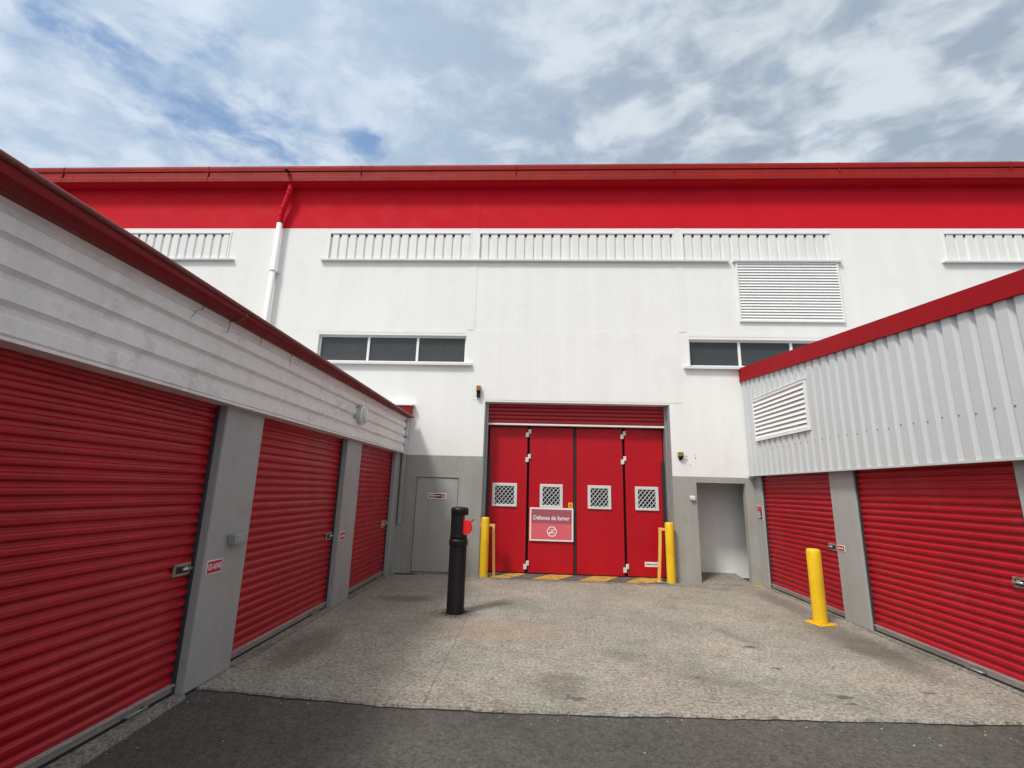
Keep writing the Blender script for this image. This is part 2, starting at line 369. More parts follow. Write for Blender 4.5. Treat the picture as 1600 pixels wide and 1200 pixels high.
# ================================================================== WAREHOUSE
FY = 10.0
W = thing('warehouse_building', (0.9, FY, 0), 'tall white warehouse with a red band under the eaves and big red folding doors', 'warehouse')
ZR, ZT = 7.64, 8.72
GL, GR = 2.35, 2.045
XL, XR = -17.0, 17.0
OP = (-1.08, 2.83, 0.0, 3.52, 0.36)
MD = (-2.49, -1.53, 0.0, 1.93, 0.05)
RC = (3.30, 4.27, 0.0, 1.93, 0.82)
WL = (-4.90, -1.55, 4.38, 5.00, 0.13)
WR = (3.31, 6.62, 4.38, 4.98, 0.13)
VENTS = [(-12.4, -7.34), (-4.93, -1.55), (-1.37, 3.10), (3.28, 6.59), (9.01, 12.9)]
holes = [OP, MD, RC, WL, WR] + [(a, b, 6.84, 7.50, 0.05) for a, b in VENTS]
gx = sorted({XL, XR} | {h[0] for h in holes} | {h[1] for h in holes}); gz = sorted({0.0, GL, GR, ZR, ZT} | {h[2] for h in holes} | {h[3] for h in holes})
walls = {'white': MB(), 'red': MB(), 'grey': MB(), 'greyr': MB()}
for i in range(len(gx) - 1):
    for j in range(len(gz) - 1):
        cx, cz = (gx[i] + gx[i+1]) / 2, (gz[j] + gz[j+1]) / 2
        if any(h[0] < cx < h[1] and h[2] < cz < h[3] for h in holes): continue
        lvl = GL if cx < 0.9 else GR
        w = walls['red' if cz > ZR else ('white' if cz > lvl else ('grey' if cx < 0.9 else 'greyr'))]
        w.face([(gx[i], FY, gz[j]), (gx[i+1], FY, gz[j]), (gx[i+1], FY, gz[j+1]), (gx[i], FY, gz[j+1])])
def reveal(w, h, back=False, sides='LRTB', zmin=None, zmax=None):
    x0, x1, z0, z1, d = h; y0, y1 = FY, FY + d
    za = z0 if zmin is None else zmin; zb = z1 if zmax is None else zmax
    if 'L' in sides: w.face([(x0, y0, za), (x0, y1, za), (x0, y1, zb), (x0, y0, zb)])
    if 'R' in sides: w.face([(x1, y0, za), (x1, y0, zb), (x1, y1, zb), (x1, y1, za)])
    if 'T' in sides: w.face([(x0, y0, z1), (x0, y1, z1), (x1, y1, z1), (x1, y0, z1)])
    if 'B' in sides: w.face([(x0, y0, z0), (x1, y0, z0), (x1, y1, z0), (x0, y1, z0)])
    if back: w.face([(x0, y1, z0), (x1, y1, z0), (x1, y1, z1), (x0, y1, z1)])
for h in (WL, WR): reveal(walls['white'], h)
for h in holes[5:]: reveal(walls['white'], h)
reveal(walls['white'], OP, sides='T')
reveal(walls['grey'], MD, back=True)
reveal(walls['greyr'], (RC[0], RC[1], 0.0, RC[3], 0.14), sides='LRT')
# side and back walls
for w, z0, z1 in (('white', 0, ZR), ('red', ZR, ZT)):
    for a, b in (((XL, FY), (XL, 30)), ((XL, 30), (XR, 30)), ((XR, 30), (XR, FY))):
        walls[w].face([(*a, z0), (*b, z0), (*b, z1), (*a, z1)])
# slightly proud concrete panel and posts cast in the front wall
walls['white'].box(-1.37, 3.10, FY - 0.005, FY + 0.02, 3.56, 5.135)
for x0, x1 in ((-1.545, -1.375), (3.105, 3.275)):
    walls['white'].box(x0, x1, FY - 0.006, FY + 0.02, 5.14, ZR)
    walls['red'].box(x0, x1, FY - 0.006, FY + 0.02, ZR, ZT)
walls['white'].box(-4.98, -1.60, FY - 0.004, FY + 0.02, 5.055, 5.13)
walls['white'].box(3.29, 9.0, FY - 0.004, FY + 0.02, 5.04, 5.13)
walls['white'].build('wall', 'white_render', W, normals=False)
walls['red'].build('painted_band', 'red_band', W, normals=False)
walls['grey'].build('painted_base', 'grey_render', W, normals=False)
walls['greyr'].build('painted_base', 'grey_render', W, normals=False)
g = MB(); a, b, y0, y1 = RC[0] - 0.02, RC[1] + 0.9, FY + 0.14, FY + RC[4]
g.face([(a, y1, 0), (b, y1, 0), (b, y1, 2.1), (a, y1, 2.1)])
g.build('recess_wall', 'white_render', W, normals=False)
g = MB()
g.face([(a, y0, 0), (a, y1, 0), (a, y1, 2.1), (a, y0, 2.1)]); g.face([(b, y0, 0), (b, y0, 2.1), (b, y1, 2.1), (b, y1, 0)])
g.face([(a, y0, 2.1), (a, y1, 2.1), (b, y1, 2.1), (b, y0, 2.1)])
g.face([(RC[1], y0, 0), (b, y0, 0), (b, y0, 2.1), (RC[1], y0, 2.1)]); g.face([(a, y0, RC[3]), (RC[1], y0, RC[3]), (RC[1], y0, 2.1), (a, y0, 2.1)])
g.build('recess_lining', 'recess_shade', W, normals=False)  # sides and ceiling coloured dark to deepen the shade inside the recess
g = MB(); g.prism([(RC[0] - 0.015, 9.84, 0.002), (RC[0] - 0.015, 9.86, 0.012), (RC[0] - 0.015, y1 + 0.01, 0.092), (RC[0] - 0.015, y1 + 0.01, -0.02)], [(b, 9.84, 0.002), (b, 9.86, 0.012), (b, y1 + 0.01, 0.092), (b, y1 + 0.01, -0.02)]) if False else g.prism([(RC[0] + 0.002, 9.90, -0.01), (RC[0] + 0.002, 9.90, 0.006), (RC[0] + 0.002, y1 + 0.01, 0.092), (RC[0] + 0.002, y1 + 0.01, -0.02)], [(RC[1] - 0.002, 9.90, -0.01), (RC[1] - 0.002, 9.90, 0.006), (RC[1] - 0.002, y1 + 0.01, 0.092), (RC[1] - 0.002, y1 + 0.01, -0.02)])
g.build('recess_floor', 'kerb', W)
g = MB(); g.face([(XL, FY - 0.2, 9.14), (XR, FY - 0.2, 9.14), (XR, 30, 10.9), (XL, 30, 10.9)]); g.face([(XL, 30, 8.7), (XR, 30, 8.7), (XR, 30, 10.9), (XL, 30, 10.9)])
for x in (XL, XR): g.face([(x, FY - 0.1, 8.72), (x, 30, 8.72), (x, 30, 10.9), (x, FY - 0.1, 9.14)])
g.build('roof', 'roof', W)

# eaves gutter with lip, cover strip and clips
EAV = [(FY, 8.722), (9.765, 8.722), (9.735, 8.735), (9.735, 8.842), (9.750, 8.862), (9.762, 8.864), (9.762, 8.995), (9.775, 9.003), (9.775, 9.014), (9.745, 9.018), (9.738, 9.10), (9.748, 9.150), (9.80, 9.165), (FY, 9.165)]
g = MB(); g.prism([(XL, y, z) for y, z in EAV], [(XR, y, z) for y, z in EAV])
gut = g.build('eaves_gutter', 'red_faded', W)
g = MB(); g.box(XL, XR, 9.772, FY - 0.001, 8.712, 8.7215); g.build('soffit_board', 'red_band', W)
g = MB(); x = XL + 0.4
while x < XR:
    g = MB(); g.box(x, x + 0.03, 9.742, 9.77, 8.853, 8.885); x += 1.03; g.build('gutter_clip', 'red_gutter', gut)
for x in (-11.7, -8.0, -4.25, -0.55, 3.1, 6.8, 10.5, 14.2):
    g = MB(); g.box(x, x + 0.010, 9.730, 9.78, 8.733, 9.15); g.build('gutter_joint', 'red_faded', gut)

# corrugated vent sheets over the high openings
def vent(x0, x1):
    g = MB(); prof = rib_profile(x0 + 0.02, x1 - 0.02, 0.208, 0.140, 0.017, 0.06)
    yc, yt, zb, zt = FY + 0.004, FY + 0.038, 6.845, 7.495
    vb = [g.bm.verts.new((u, yc + d * (yt - yc), zb)) for u, d in prof]
    zz = [zt if d < 0.5 else zt - 0.055 for u, d in prof]
    vt = [g.bm.verts.new((u, yc + d * (yt - yc), z)) for (u, d), z in zip(prof, zz)]
    for i in range(len(prof) - 1): g.bm.faces.new((vb[i], vb[i+1], vt[i+1], vt[i]))
    o = g.build('vent_panel', 'white_sheet', W)
    b = MB(); b.face([(x0, FY + 0.045, 6.84), (x1, FY + 0.045, 6.84), (x1, FY + 0.045, 7.5), (x0, FY + 0.045, 7.5)])
    b.build('vent_backing', 'dark_gap', o)
    b = MB(); b.box(x0 - 0.01, x0 + 0.025, FY - 0.012, FY + 0.03, 6.84, 7.505); b.box(x1 - 0.025, x1 + 0.01, FY - 0.012, FY + 0.03, 6.84, 7.505); b.box(x0 - 0.01, x1 + 0.01, FY - 0.015, FY + 0.002, 7.505, 7.54)
    b.build('vent_trim', 'white_trim', o)
for a, b in VENTS: vent(a, b)
for a, b in ((-12.6, -7.17), (-5.06, 4.28), (4.36, 6.72), (8.88, 13.1)):
    g = MB(); g.prism([(a, FY, 6.80), (a, FY - 0.075, 6.79), (a, FY - 0.08, 6.825), (a, FY, 6.842)], [(b, FY, 6.80), (b, FY - 0.075, 6.79), (b, FY - 0.08, 6.825), (b, FY, 6.842)])
    g.build('vent_sill', 'white_trim', W)

# big louvre
def louvre_x(parent, x0, x1, z0, z1, y, n):
    f = MB(); t = 0.035
    f.box(x0, x1, y - 0.03, y + 0.01, z1 - t, z1); f.box(x0, x1, y - 0.03, y + 0.01, z0, z0 + t)
    f.box(x0, x0 + t, y - 0.03, y + 0.01, z0 + t, z1 - t); f.box(x1 - t, x1, y - 0.03, y + 0.01, z0 + t, z1 - t)
    o = f.build('louvre', 'white_trim', parent)
    b = MB(); p = (z1 - z0 - 2 * t) / n
    for k in range(n):
        z = z0 + t + k * p
        A = [(y - 0.026, z - 0.002), (y - 0.022, z - 0.008), (y + 0.006, z + p * 0.92), (y + 0.001, z + p * 0.92 + 0.006)]
        b.prism([(x0 + t, *q) for q in A], [(x1 - t, *q) for q in A])
    b.build('louvre_blades', 'white_trim', o)
    d = MB(); d.box(x0 + t, x1 - t, y + 0.011, y + 0.014, z0 + t, z1 - t); d.build('louvre_backing', 'louvre_shade', o)
louvre_x(W, 4.42, 6.64, 5.385, 6.785, FY - 0.015, 20)

# ribbon windows
def window(h, mull, sx0, sx1):
    x0, x1, z0, z1, d = h; y = FY + d - 0.03
    f = MB(); t = 0.035
    f.box(x0, x1, y - 0.03, y + 0.03, z1 - t, z1); f.box(x0, x1, y - 0.03, y + 0.03, z0, z0 + t)
    f.box(x0, x0 + t, y - 0.03, y + 0.03, z0 + t, z1 - t); f.box(x1 - t, x1, y - 0.03, y + 0.03, z0 + t, z1 - t)
    for m in mull: f.box(m - 0.027, m + 0.027, y - 0.032, y + 0.03, z0 + t, z1 - t)
    o = f.build('window', 'white_trim', W, 0.004)
    e = [x0 + t] + [v for m in mull for v in (m - 0.027, m + 0.027)] + [x1 - t]
    for a, b in zip(e[::2], e[1::2]):
        p = MB(); tl = random.uniform(-0.006, 0.006)
        p.box(a, b, y + 0.0, y + 0.008, z0 + t, z1 - t)
        p.build('pane', 'glass', o)
    s = MB(); s.prism([(sx0, FY + d - 0.06, z0 - 0.005), (sx0, FY - 0.075, z0 - 0.075), (sx0, FY - 0.08, z0 - 0.022), (sx0, FY + d - 0.06, z0 + 0.004)],
                      [(sx1, FY + d - 0.06, z0 - 0.005), (sx1, FY - 0.075, z0 - 0.075), (sx1, FY - 0.08, z0 - 0.022), (sx1, FY + d - 0.06, z0 + 0.004)])
    s.build('sill', 'white_trim', o)
window(WL, (-3.77, -2.65), -5.02, -1.40)
window(WR, (4.40, 5.50), 3.16, 6.75)

# downpipe, red above and white below
g = MB()
g.mi = 0
g.tube([(-5.955, 9.84, 8.74), (-5.955, 9.84, 8.60), (-5.975, 9.846, 8.50), (-6.09, 9.872, 8.05), (-6.115, 9.88, 7.93), (-6.12, 9.88, 7.80), (-6.12, 9.88, 7.70)], 0.062)
for p in ((-5.962, 9.842, 8.56), (-5.983, 9.848, 8.46), (-6.082, 9.87, 8.08), (-6.117, 9.88, 7.90), (-6.12, 9.88, 7.74)):
    g.tube([(p[0] + .004, p[1], p[2] + 0.016), (p[0] - .004, p[1], p[2] - 0.016)], 0.069)
g.mi = 1
g.tube([(-6.12, 9.88, 7.70), (-6.12, 9.88, 0.1)], 0.062)
g.tube([(-6.12, 9.88, 6.52), (-6.12, 9.88, 6.46)], 0.070); g.box(-6.21, -6.03, 9.86, 10.0, 6.475, 6.505); g.box(-6.21, -6.03, 9.86, 10.0, 3.475, 3.505)
g.build('downpipe', ['red_band', 'white_trim'], W)
g = MB(); g.box(-6.04, -5.97, 9.68, 9.737, 8.95, 9.00); g.tube([(-6.02, 9.70, 8.985), (-5.985, 9.62, 8.94)], 0.038, 14); o = g.build('eaves_fixture', 'black_plastic')
set_origin(o, (-6.01, 9.735, 9.07)); tag(o, 'small dark fixture on the red eaves gutter, above the red and white downpipe', 'wall fixture')

# downpipe in the corner beside the left storage row
g = MB(); g.mi = 0; g.box(-2.765, -2.695, 9.90, 9.97, GL, 3.06)
g.mi = 1; g.box(-2.765, -2.695, 9.90, 9.97, 0.93, GL)
for z in (2.7,): g.box(-2.775, -2.685, 9.895, 10.0, z, z + 0.03)
g.build('downpipe', ['white_trim', 'pillar'], W, 0.006)
g = MB(); g.box(-2.90, -2.62, 9.925, 10.0, 0.0, 0.93); g.build('pipe_boxing', 'grey_render', W, 0.006)
g = MB(); g.box(-3.3, -2.60, 9.86, 10.0, 3.385, 3.43); g.build('flashing', 'white_trim', W, 0.004)

# service door
g = MB(); g.box(-2.44, -1.575, FY + 0.012, FY + 0.045, 0.035, 1.885)
md = g.build('service_door', 'grey_door', W, 0.004)
g = MB(); x0, x1, z1 = MD[0], MD[1], MD[3]
g.box(x0, x0 + 0.038, FY - 0.006, FY + 0.04, 0, z1); g.box(x1 - 0.034, x1, FY - 0.006, FY + 0.04, 0, z1); g.box(x0 + 0.038, x1 - 0.034, FY - 0.006, FY + 0.04, z1 - 0.035, z1)
g.build('door_frame', 'grey_render', md, 0.003)
for z in (0.25, 0.95, 1.62):
    g = MB(); g.tube([(-2.452, FY - 0.004, z), (-2.452, FY - 0.004, z + 0.11)], 0.011, 10); g.build('hinge', 'grey_render', md)
g = MB(); g.box(-1.66, -1.62, FY - 0.0, FY + 0.012, 0.93, 1.08); g.tube([(-1.64, FY + 0.0, 1.03), (-1.64, FY - 0.045, 1.03), (-1.73, FY - 0.05, 1.03)], 0.009, 10); g.build('handle', 'galv', md)
g = MB(); g.box(-2.45, -1.57, FY - 0.05, FY + 0.01, 0.0, 0.025); g.build('threshold', 'kerb', md, 0.005)

# big doorway: steel jambs, header, track and four folding leaves
x0, x1, z0, z1, d = OP
for xa, sg_ in ((x0, 1), (x1, -1)):
    g = MB(); lo, hi = sorted((xa, xa + sg_ * 0.07)); g.box(lo, hi, FY + 0.17, FY + d + 0.05, 0, z1 - 0.002)
    lo, hi = sorted((xa, xa + sg_ * 0.012)); g.box(lo, hi, FY + 0.001, FY + 0.17, 0, z1 - 0.002)
    lo, hi = sorted((xa + sg_ * 0.012, xa + sg_ * 0.032)); g.box(lo, hi, FY + 0.05, FY + 0.10, 0, z1 - 0.01)
    g.build('door_jamb', 'galv', W)
g = MB(); n = 5; zA, zB = 3.10, 3.52
for k in range(n):
    a, b = zA + (zB - zA) * k / n, zA + (zB - zA) * (k + 1) / n
    P = [(10.24, a + 0.006), (10.225, a + 0.022), (10.225, b - 0.010), (10.24, b), (10.30, b), (10.30, a + 0.006)]
    g.prism([(x0 + 0.045, *q) for q in P], [(x1 - 0.045, *q) for q in P])
g.build('header_panel', 'red_header', W)
g = MB(); g.box(x0 + 0.03, x1 - 0.03, 10.20, 10.33, 3.055, 3.092); g.build('door_track', 'white_trim', W, 0.004)
g = MB(); g.box(x0, x1, 10.44, 10.47, 0, z1); g.build('door_backing', 'dark_gap', W)
LY = 10.345
LV = [(-0.975, -0.155), (-0.10, 0.838), (0.905, 1.885), (1.94, 2.735)]
WX = [(-0.885, -0.355), (0.13, 0.615), (1.14, 1.63), (2.13, 2.615)]
for li, ((a, b), (wa, wb)) in enumerate(zip(LV, WX)):
    wz0, wz1 = 1.335, 1.82
    g = MB()
    # leaf built round its window opening
    g.box(a, wa, LY, LY + 0.05, 0.035, 3.03); g.box(wb, b, LY, LY + 0.05, 0.035, 3.03)
    g.box(wa, wb, LY, LY + 0.05, 0.035, wz0); g.box(wa, wb, LY, LY + 0.05, wz1, 3.03)
    leaf = g.build('folding_door_leaf', 'red_door', W)
    f = MB(); t = 0.062
    f.box(wa, wb, LY - 0.022, LY + 0.01, wz1 - t, wz1); f.box(wa, wb, LY - 0.026, LY + 0.01, wz0, wz0 + t * 0.8)
    f.box(wa, wa + t, LY - 0.022, LY + 0.01, wz0 + t * 0.8, wz1 - t); f.box(wb - t, wb, LY - 0.022, LY + 0.01, wz0 + t * 0.8, wz1 - t)
    f.build('window_frame', 'alu' if False else 'wire', leaf, 0.006)
    q = MB(); ia, ib, ja, jb = wa + t, wb - t, wz0 + t * 0.8, wz1 - t; ww, hh = ib - ia, jb - ja
    def seg(c, sgn):
        # line x - sgn*z*0.8 = c, clipped to the opening
        pts = []
        k = 0.85
        for z in (0, hh):
            x = c + sgn * z * k
            if 0 <= x <= ww: pts.append((x, z))
        for x in (0, ww):
            z = (x - c) / (sgn * k)
            if 0 < z < hh: pts.append((x, z))
        return pts[:2] if len(pts) >= 2 else None
    st = 0.088; c = -hh - 0.01
    while c < ww + hh:
        for sgn, yy in ((1, -0.008), (-1, -0.002)):
            r = seg(c, sgn)
            if r and (abs(r[0][0] - r[1][0]) > 0.01):
                q.tube([(ia + r[0][0], LY + yy, ja + r[0][1]), (ia + r[1][0], LY + yy, ja + r[1][1])], 0.0068 if sgn > 0 else 0.0055, 6, False)
        c += st
    q.build('wire_grille', 'wire', leaf)
    q = MB(); q.box(ia - .01, ib + .01, LY + 0.028, LY + 0.034, ja - .01, jb + .01); q.build('pane', 'glass_dark', leaf)
    g = MB(); g.box(a + 0.005, b - 0.005, LY + 0.012, LY + 0.04, 0.012, 0.035); g.build('bottom_seal', 'rubber', leaf)
    if li in (0, 2):
        gp = b + 0.027
        for z in (2.87, 2.33, 0.15):
            h = MB()
            h.box(gp - 0.062, gp - 0.004, LY - 0.022, LY, z - 0.055, z + 0.045); h.box(gp + 0.0, gp + 0.052, LY - 0.026, LY, z + 0.02, z + 0.115)
            h.tube([(gp, LY - 0.018, z - 0.05), (gp, LY - 0.018, z + 0.11)], 0.010, 8)
            h.build('hinge', 'wire', leaf, 0.004)
for x, zz in ((x0 + 0.10, 2.36), (x1 - 0.10, 2.36)):
    g = MB(); g.box(x - 0.035, x + 0.030, LY - 0.05, LY + 0.03, 0.0, zz); g.build('rubber_buffer', 'rubber', W, 0.008)
g = MB(); g.box(0.850, 0.893, LY + 0.005, LY + 0.03, 0.01, 3.03); g.build('centre_seal', 'rubber', W)

# ------------------------------------------------------------------ small things fixed to the warehouse
def text_mesh(txt, size, name, matname, parent, loc, rot, shear=0.0, width=None, bold=0.0):
    cu = bpy.data.curves.new(name, 'FONT'); cu.body = txt; cu.size = size; cu.align_x = 'CENTER'; cu.align_y = 'CENTER'; cu.extrude = 0.0008; cu.offset = bold
    to = bpy.data.objects.new('tmp', cu); COL.objects.link(to)
    bpy.context.view_layer.update()
    me = bpy.data.meshes.new_from_object(to.evaluated_get(bpy.context.evaluated_depsgraph_get()))
    bpy.data.objects.remove(to); bpy.data.curves.remove(cu)
    xs_ = [v.co.x for v in me.vertices]; w = max(xs_) - min(xs_); cxm = (max(xs_) + min(xs_)) / 2
    s = (width / w) if width else 1.0
    for v in me.vertices: v.co.x = (v.co.x - cxm) * s
    me.materials.clear(); me.materials.append(MT[matname])
    o = bpy.data.objects.new(name, me); COL.objects.link(o); o.parent = parent
    o.location = Vector(loc) - parent.location; o.rotation_euler = rot
    return o
FRONT = (math.pi / 2, 0, 0)

# no smoking board
YB = LY - 0.034
sg = MB(); sg.box(-0.075, 0.835, YB, YB + 0.008, 0.665, 1.335)
sign = sg.build('no_smoking_sign', 'sign_white'); set_origin(sign, (0.38, YB + 0.008, 0.665))
tag(sign, 'mauve and pink board reading Défense de fumer on the big red doors', 'sign')
g = MB(); g.box(-0.042, 0.802, YB - 0.002, YB + 0.001, 1.015, 1.302); g.build('upper_field', 'sign_mauve', sign)
g = MB(); g.box(-0.042, 0.802, YB - 0.002, YB + 0.001, 0.698, 1.015); g.build('lower_field', 'sign_pink', sign)
text_mesh('Défense de fumer', 0.118, 'lettering', 'sign_white', sign, (0.38, YB - 0.003, 1.125), FRONT, width=0.755, bold=0.002)
g = MB(); cx, cz, R_ = 0.39, 0.858, 0.103
def ring(g, cx, cz, r0, r1, y0, y1, n=40):
    for i in range(n):
        a, b = 2*math.pi*i/n, 2*math.pi*(i+1)/n
        g.face([(cx + r0*math.cos(a), y0, cz + r0*math.sin(a)), (cx + r1*math.cos(a), y0, cz + r1*math.sin(a)), (cx + r1*math.cos(b), y0, cz + r1*math.sin(b)), (cx + r0*math.cos(b), y0, cz + r0*math.sin(b))])
yI = YB - 0.0035
ring(g, cx, cz, 0.084, R_, yI, yI)
c45 = math.cos(math.radians(42)); s45 = math.sin(math.radians(42)); w = 0.010
g.face([(cx - 0.085*c45 + w*s45, yI, cz - 0.085*s45 - w*c45), (cx + 0.085*c45 + w*s45, yI, cz + 0.085*s45 - w*c45), (cx + 0.085*c45 - w*s45, yI, cz + 0.085*s45 + w*c45), (cx - 0.085*c45 - w*s45, yI, cz - 0.085*s45 + w*c45)])
yJ = YB - 0.0028
g.box(cx - 0.064, cx + 0.030, yJ, YB - 0.002, cz - 0.034, cz - 0.010); g.box(cx + 0.036, cx + 0.044, yJ, YB - 0.002, cz - 0.034, cz - 0.010); g.box(cx + 0.050, cx + 0.058, yJ, YB - 0.002, cz - 0.034, cz - 0.010)
g.tube([(cx + 0.042, yJ, cz + 0.002), (cx + 0.03, yJ, cz + 0.028), (cx + 0.0, yJ, cz + 0.024), (cx - 0.02, yJ, cz + 0.04), (cx - 0.045, yJ, cz + 0.03)], 0.006, 6)
g.build('no_smoking_symbol', 'sign_white', sign, normals=True)

# yellow warning sticker
g = MB(); g.box(0.735, 0.822, LY - 0.006, LY - 0.001, 1.340, 1.452); o = g.build('warning_sticker', 'sign_yellow'); set_origin(o, (0.778, LY - 0.001, 1.34))
tag(o, 'small yellow warning sticker with a black triangle, just above the no smoking board', 'sticker')
g = MB(); zc = 1.408
g.prism([(0.750, LY - 0.0075, zc - 0.022), (0.807, LY - 0.0075, zc - 0.022), (0.7785, LY - 0.0075, zc + 0.030)], [(0.750, LY - 0.0055, zc - 0.022), (0.807, LY - 0.0055, zc - 0.022), (0.7785, LY - 0.0055, zc + 0.030)])
g.build('triangle', 'sign_black', o)
g = MB(); g.prism([(0.768, LY - 0.009, zc - 0.014), (0.789, LY - 0.009, zc - 0.014), (0.7785, LY - 0.009, zc + 0.010)], [(0.768, LY - 0.0078, zc - 0.014), (0.789, LY - 0.0078, zc - 0.014), (0.7785, LY - 0.0078, zc + 0.010)])
g.build('triangle_centre', 'sign_yellow', o)
g = MB(); g.box(0.750, 0.807, LY - 0.0075, LY - 0.0055, 1.352, 1.357); g.box(0.756, 0.801, LY - 0.0075, LY - 0.0055, 1.364, 1.369); g.build('text_lines', 'sign_black', o)

# maker's plate low on the rightmost leaf
g = MB(); g.box(2.29, 2.56, LY - 0.006, LY - 0.001, 0.225, 0.320); o = g.build('name_plate', 'sign_white'); set_origin(o, (2.42, LY - 0.001, 0.225))
tag(o, 'small white name plate low on the red folding door, beside the yellow guard frame', 'plate')
g = MB()
for k in range(7): g.box(2.315 + k * 0.032, 2.315 + k * 0.032 + 0.022, LY - 0.0075, LY - 0.0055, 0.262, 0.262 + random.choice((0.016, 0.022, 0.03)))
g.build('lettering', 'sign_black', o)

# label on the service door
g = MB(); g.box(-2.185, -1.805, FY + 0.004, FY + 0.011, 1.458, 1.578); o = g.build('door_sign', 'sign_white'); set_origin(o, (-1.995, FY + 0.011, 1.458))
tag(o, 'narrow dark red sign with white border on the grey service door', 'sign')
g = MB(); g.box(-2.165, -1.825, FY + 0.002, FY + 0.005, 1.476, 1.560); g.build('red_field', 'sign_maroon', o)
g = MB(); y0, y1 = FY + 0.0005, FY + 0.003
g.box(-2.152, -2.055, y0, y1, 1.543, 1.552); g.box(-2.152, -1.925, y0, y1, 1.514, 1.530); g.box(-2.152, -2.03, y0, y1, 1.486, 1.497); g.build('text_lines', 'sign_white', o)
g = MB(); ring(g, -1.868, 1.518, 0.022, 0.032, y0, y1); g.box(-1.886, -1.856, y0, y1, 1.508, 1.516); g.build('symbol', 'sign_white', o)

# old fixing holes beside the olive detector
for x, z, r in ((3.13, 2.45, .011), (3.14, 2.38, .013), (3.30, 2.49, .010), (3.31, 2.42, .013), (3.20, 2.28, .009)):
    g = MB(); g.face([(x + r * math.cos(i * .9), FY - 0.002, z + r * 1.3 * math.sin(i * .9)) for i in range(7)]); g.build('fixing_hole', 'joint_dirt', W)
# amber detector above the doorway and olive one to the right
g = MB(); g.box(-1.268, -1.178, FY - 0.10, FY, 3.745, 3.855); o = g.build('motion_detector', 'amber', None, 0.008); set_origin(o, (-1.223, FY, 3.60))
tag(o, 'brown topped motion detector high on the white wall, left of the big doorway', 'detector')
g = MB(); g.prism([(-1.262, FY - 0.095, 3.745), (-1.184, FY - 0.095, 3.745), (-1.184, FY, 3.745), (-1.262, FY, 3.745)], [(-1.258, FY - 0.05, 3.66), (-1.188, FY - 0.05, 3.66), (-1.188, FY, 3.66), (-1.258, FY, 3.66)]); g.box(-1.262, -1.184, FY - 0.075, FY, 3.605, 3.66)
g.build('detector_head', 'black_plastic', o, 0.005)
g = MB(); g.box(2.95, 3.055, FY - 0.085, FY, 2.445, 2.53); o = g.build('motion_detector', 'olive', None, 0.008); set_origin(o, (3.0, FY, 2.36))
tag(o, 'olive yellow motion detector on the white wall, right of the big doorway', 'detector')
g = MB(); g.prism([(2.955, FY - 0.08, 2.445), (3.05, FY - 0.08, 2.445), (3.05, FY, 2.445), (2.955, FY, 2.445)], [(2.975, FY - 0.02, 2.37), (3.03, FY - 0.02, 2.37), (3.03, FY, 2.37), (2.975, FY, 2.37)]); g.build('detector_head', 'black_plastic', o)
g = MB(); g.prism([(3.155, FY - 0.05, 1.60), (3.175, FY - 0.05, 1.575), (3.25, FY - 0.05, 1.575), (3.25, FY - 0.05, 1.66), (3.155, FY - 0.05, 1.66)], [(3.155, FY, 1.60), (3.175, FY, 1.575), (3.25, FY, 1.575), (3.25, FY, 1.66), (3.155, FY, 1.66)])
o = g.build('wall_switch', 'white_trim', None, 0.006); set_origin(o, (3.2, FY, 1.575))
tag(o, 'small white wall switch on the grey wall left of the doorless recess', 'switch')
g = MB(); g.box(3.17, 3.235, FY - 0.056, FY - 0.05, 1.60, 1.645); g.build('rocker', 'lamp_glass', o, 0.003)

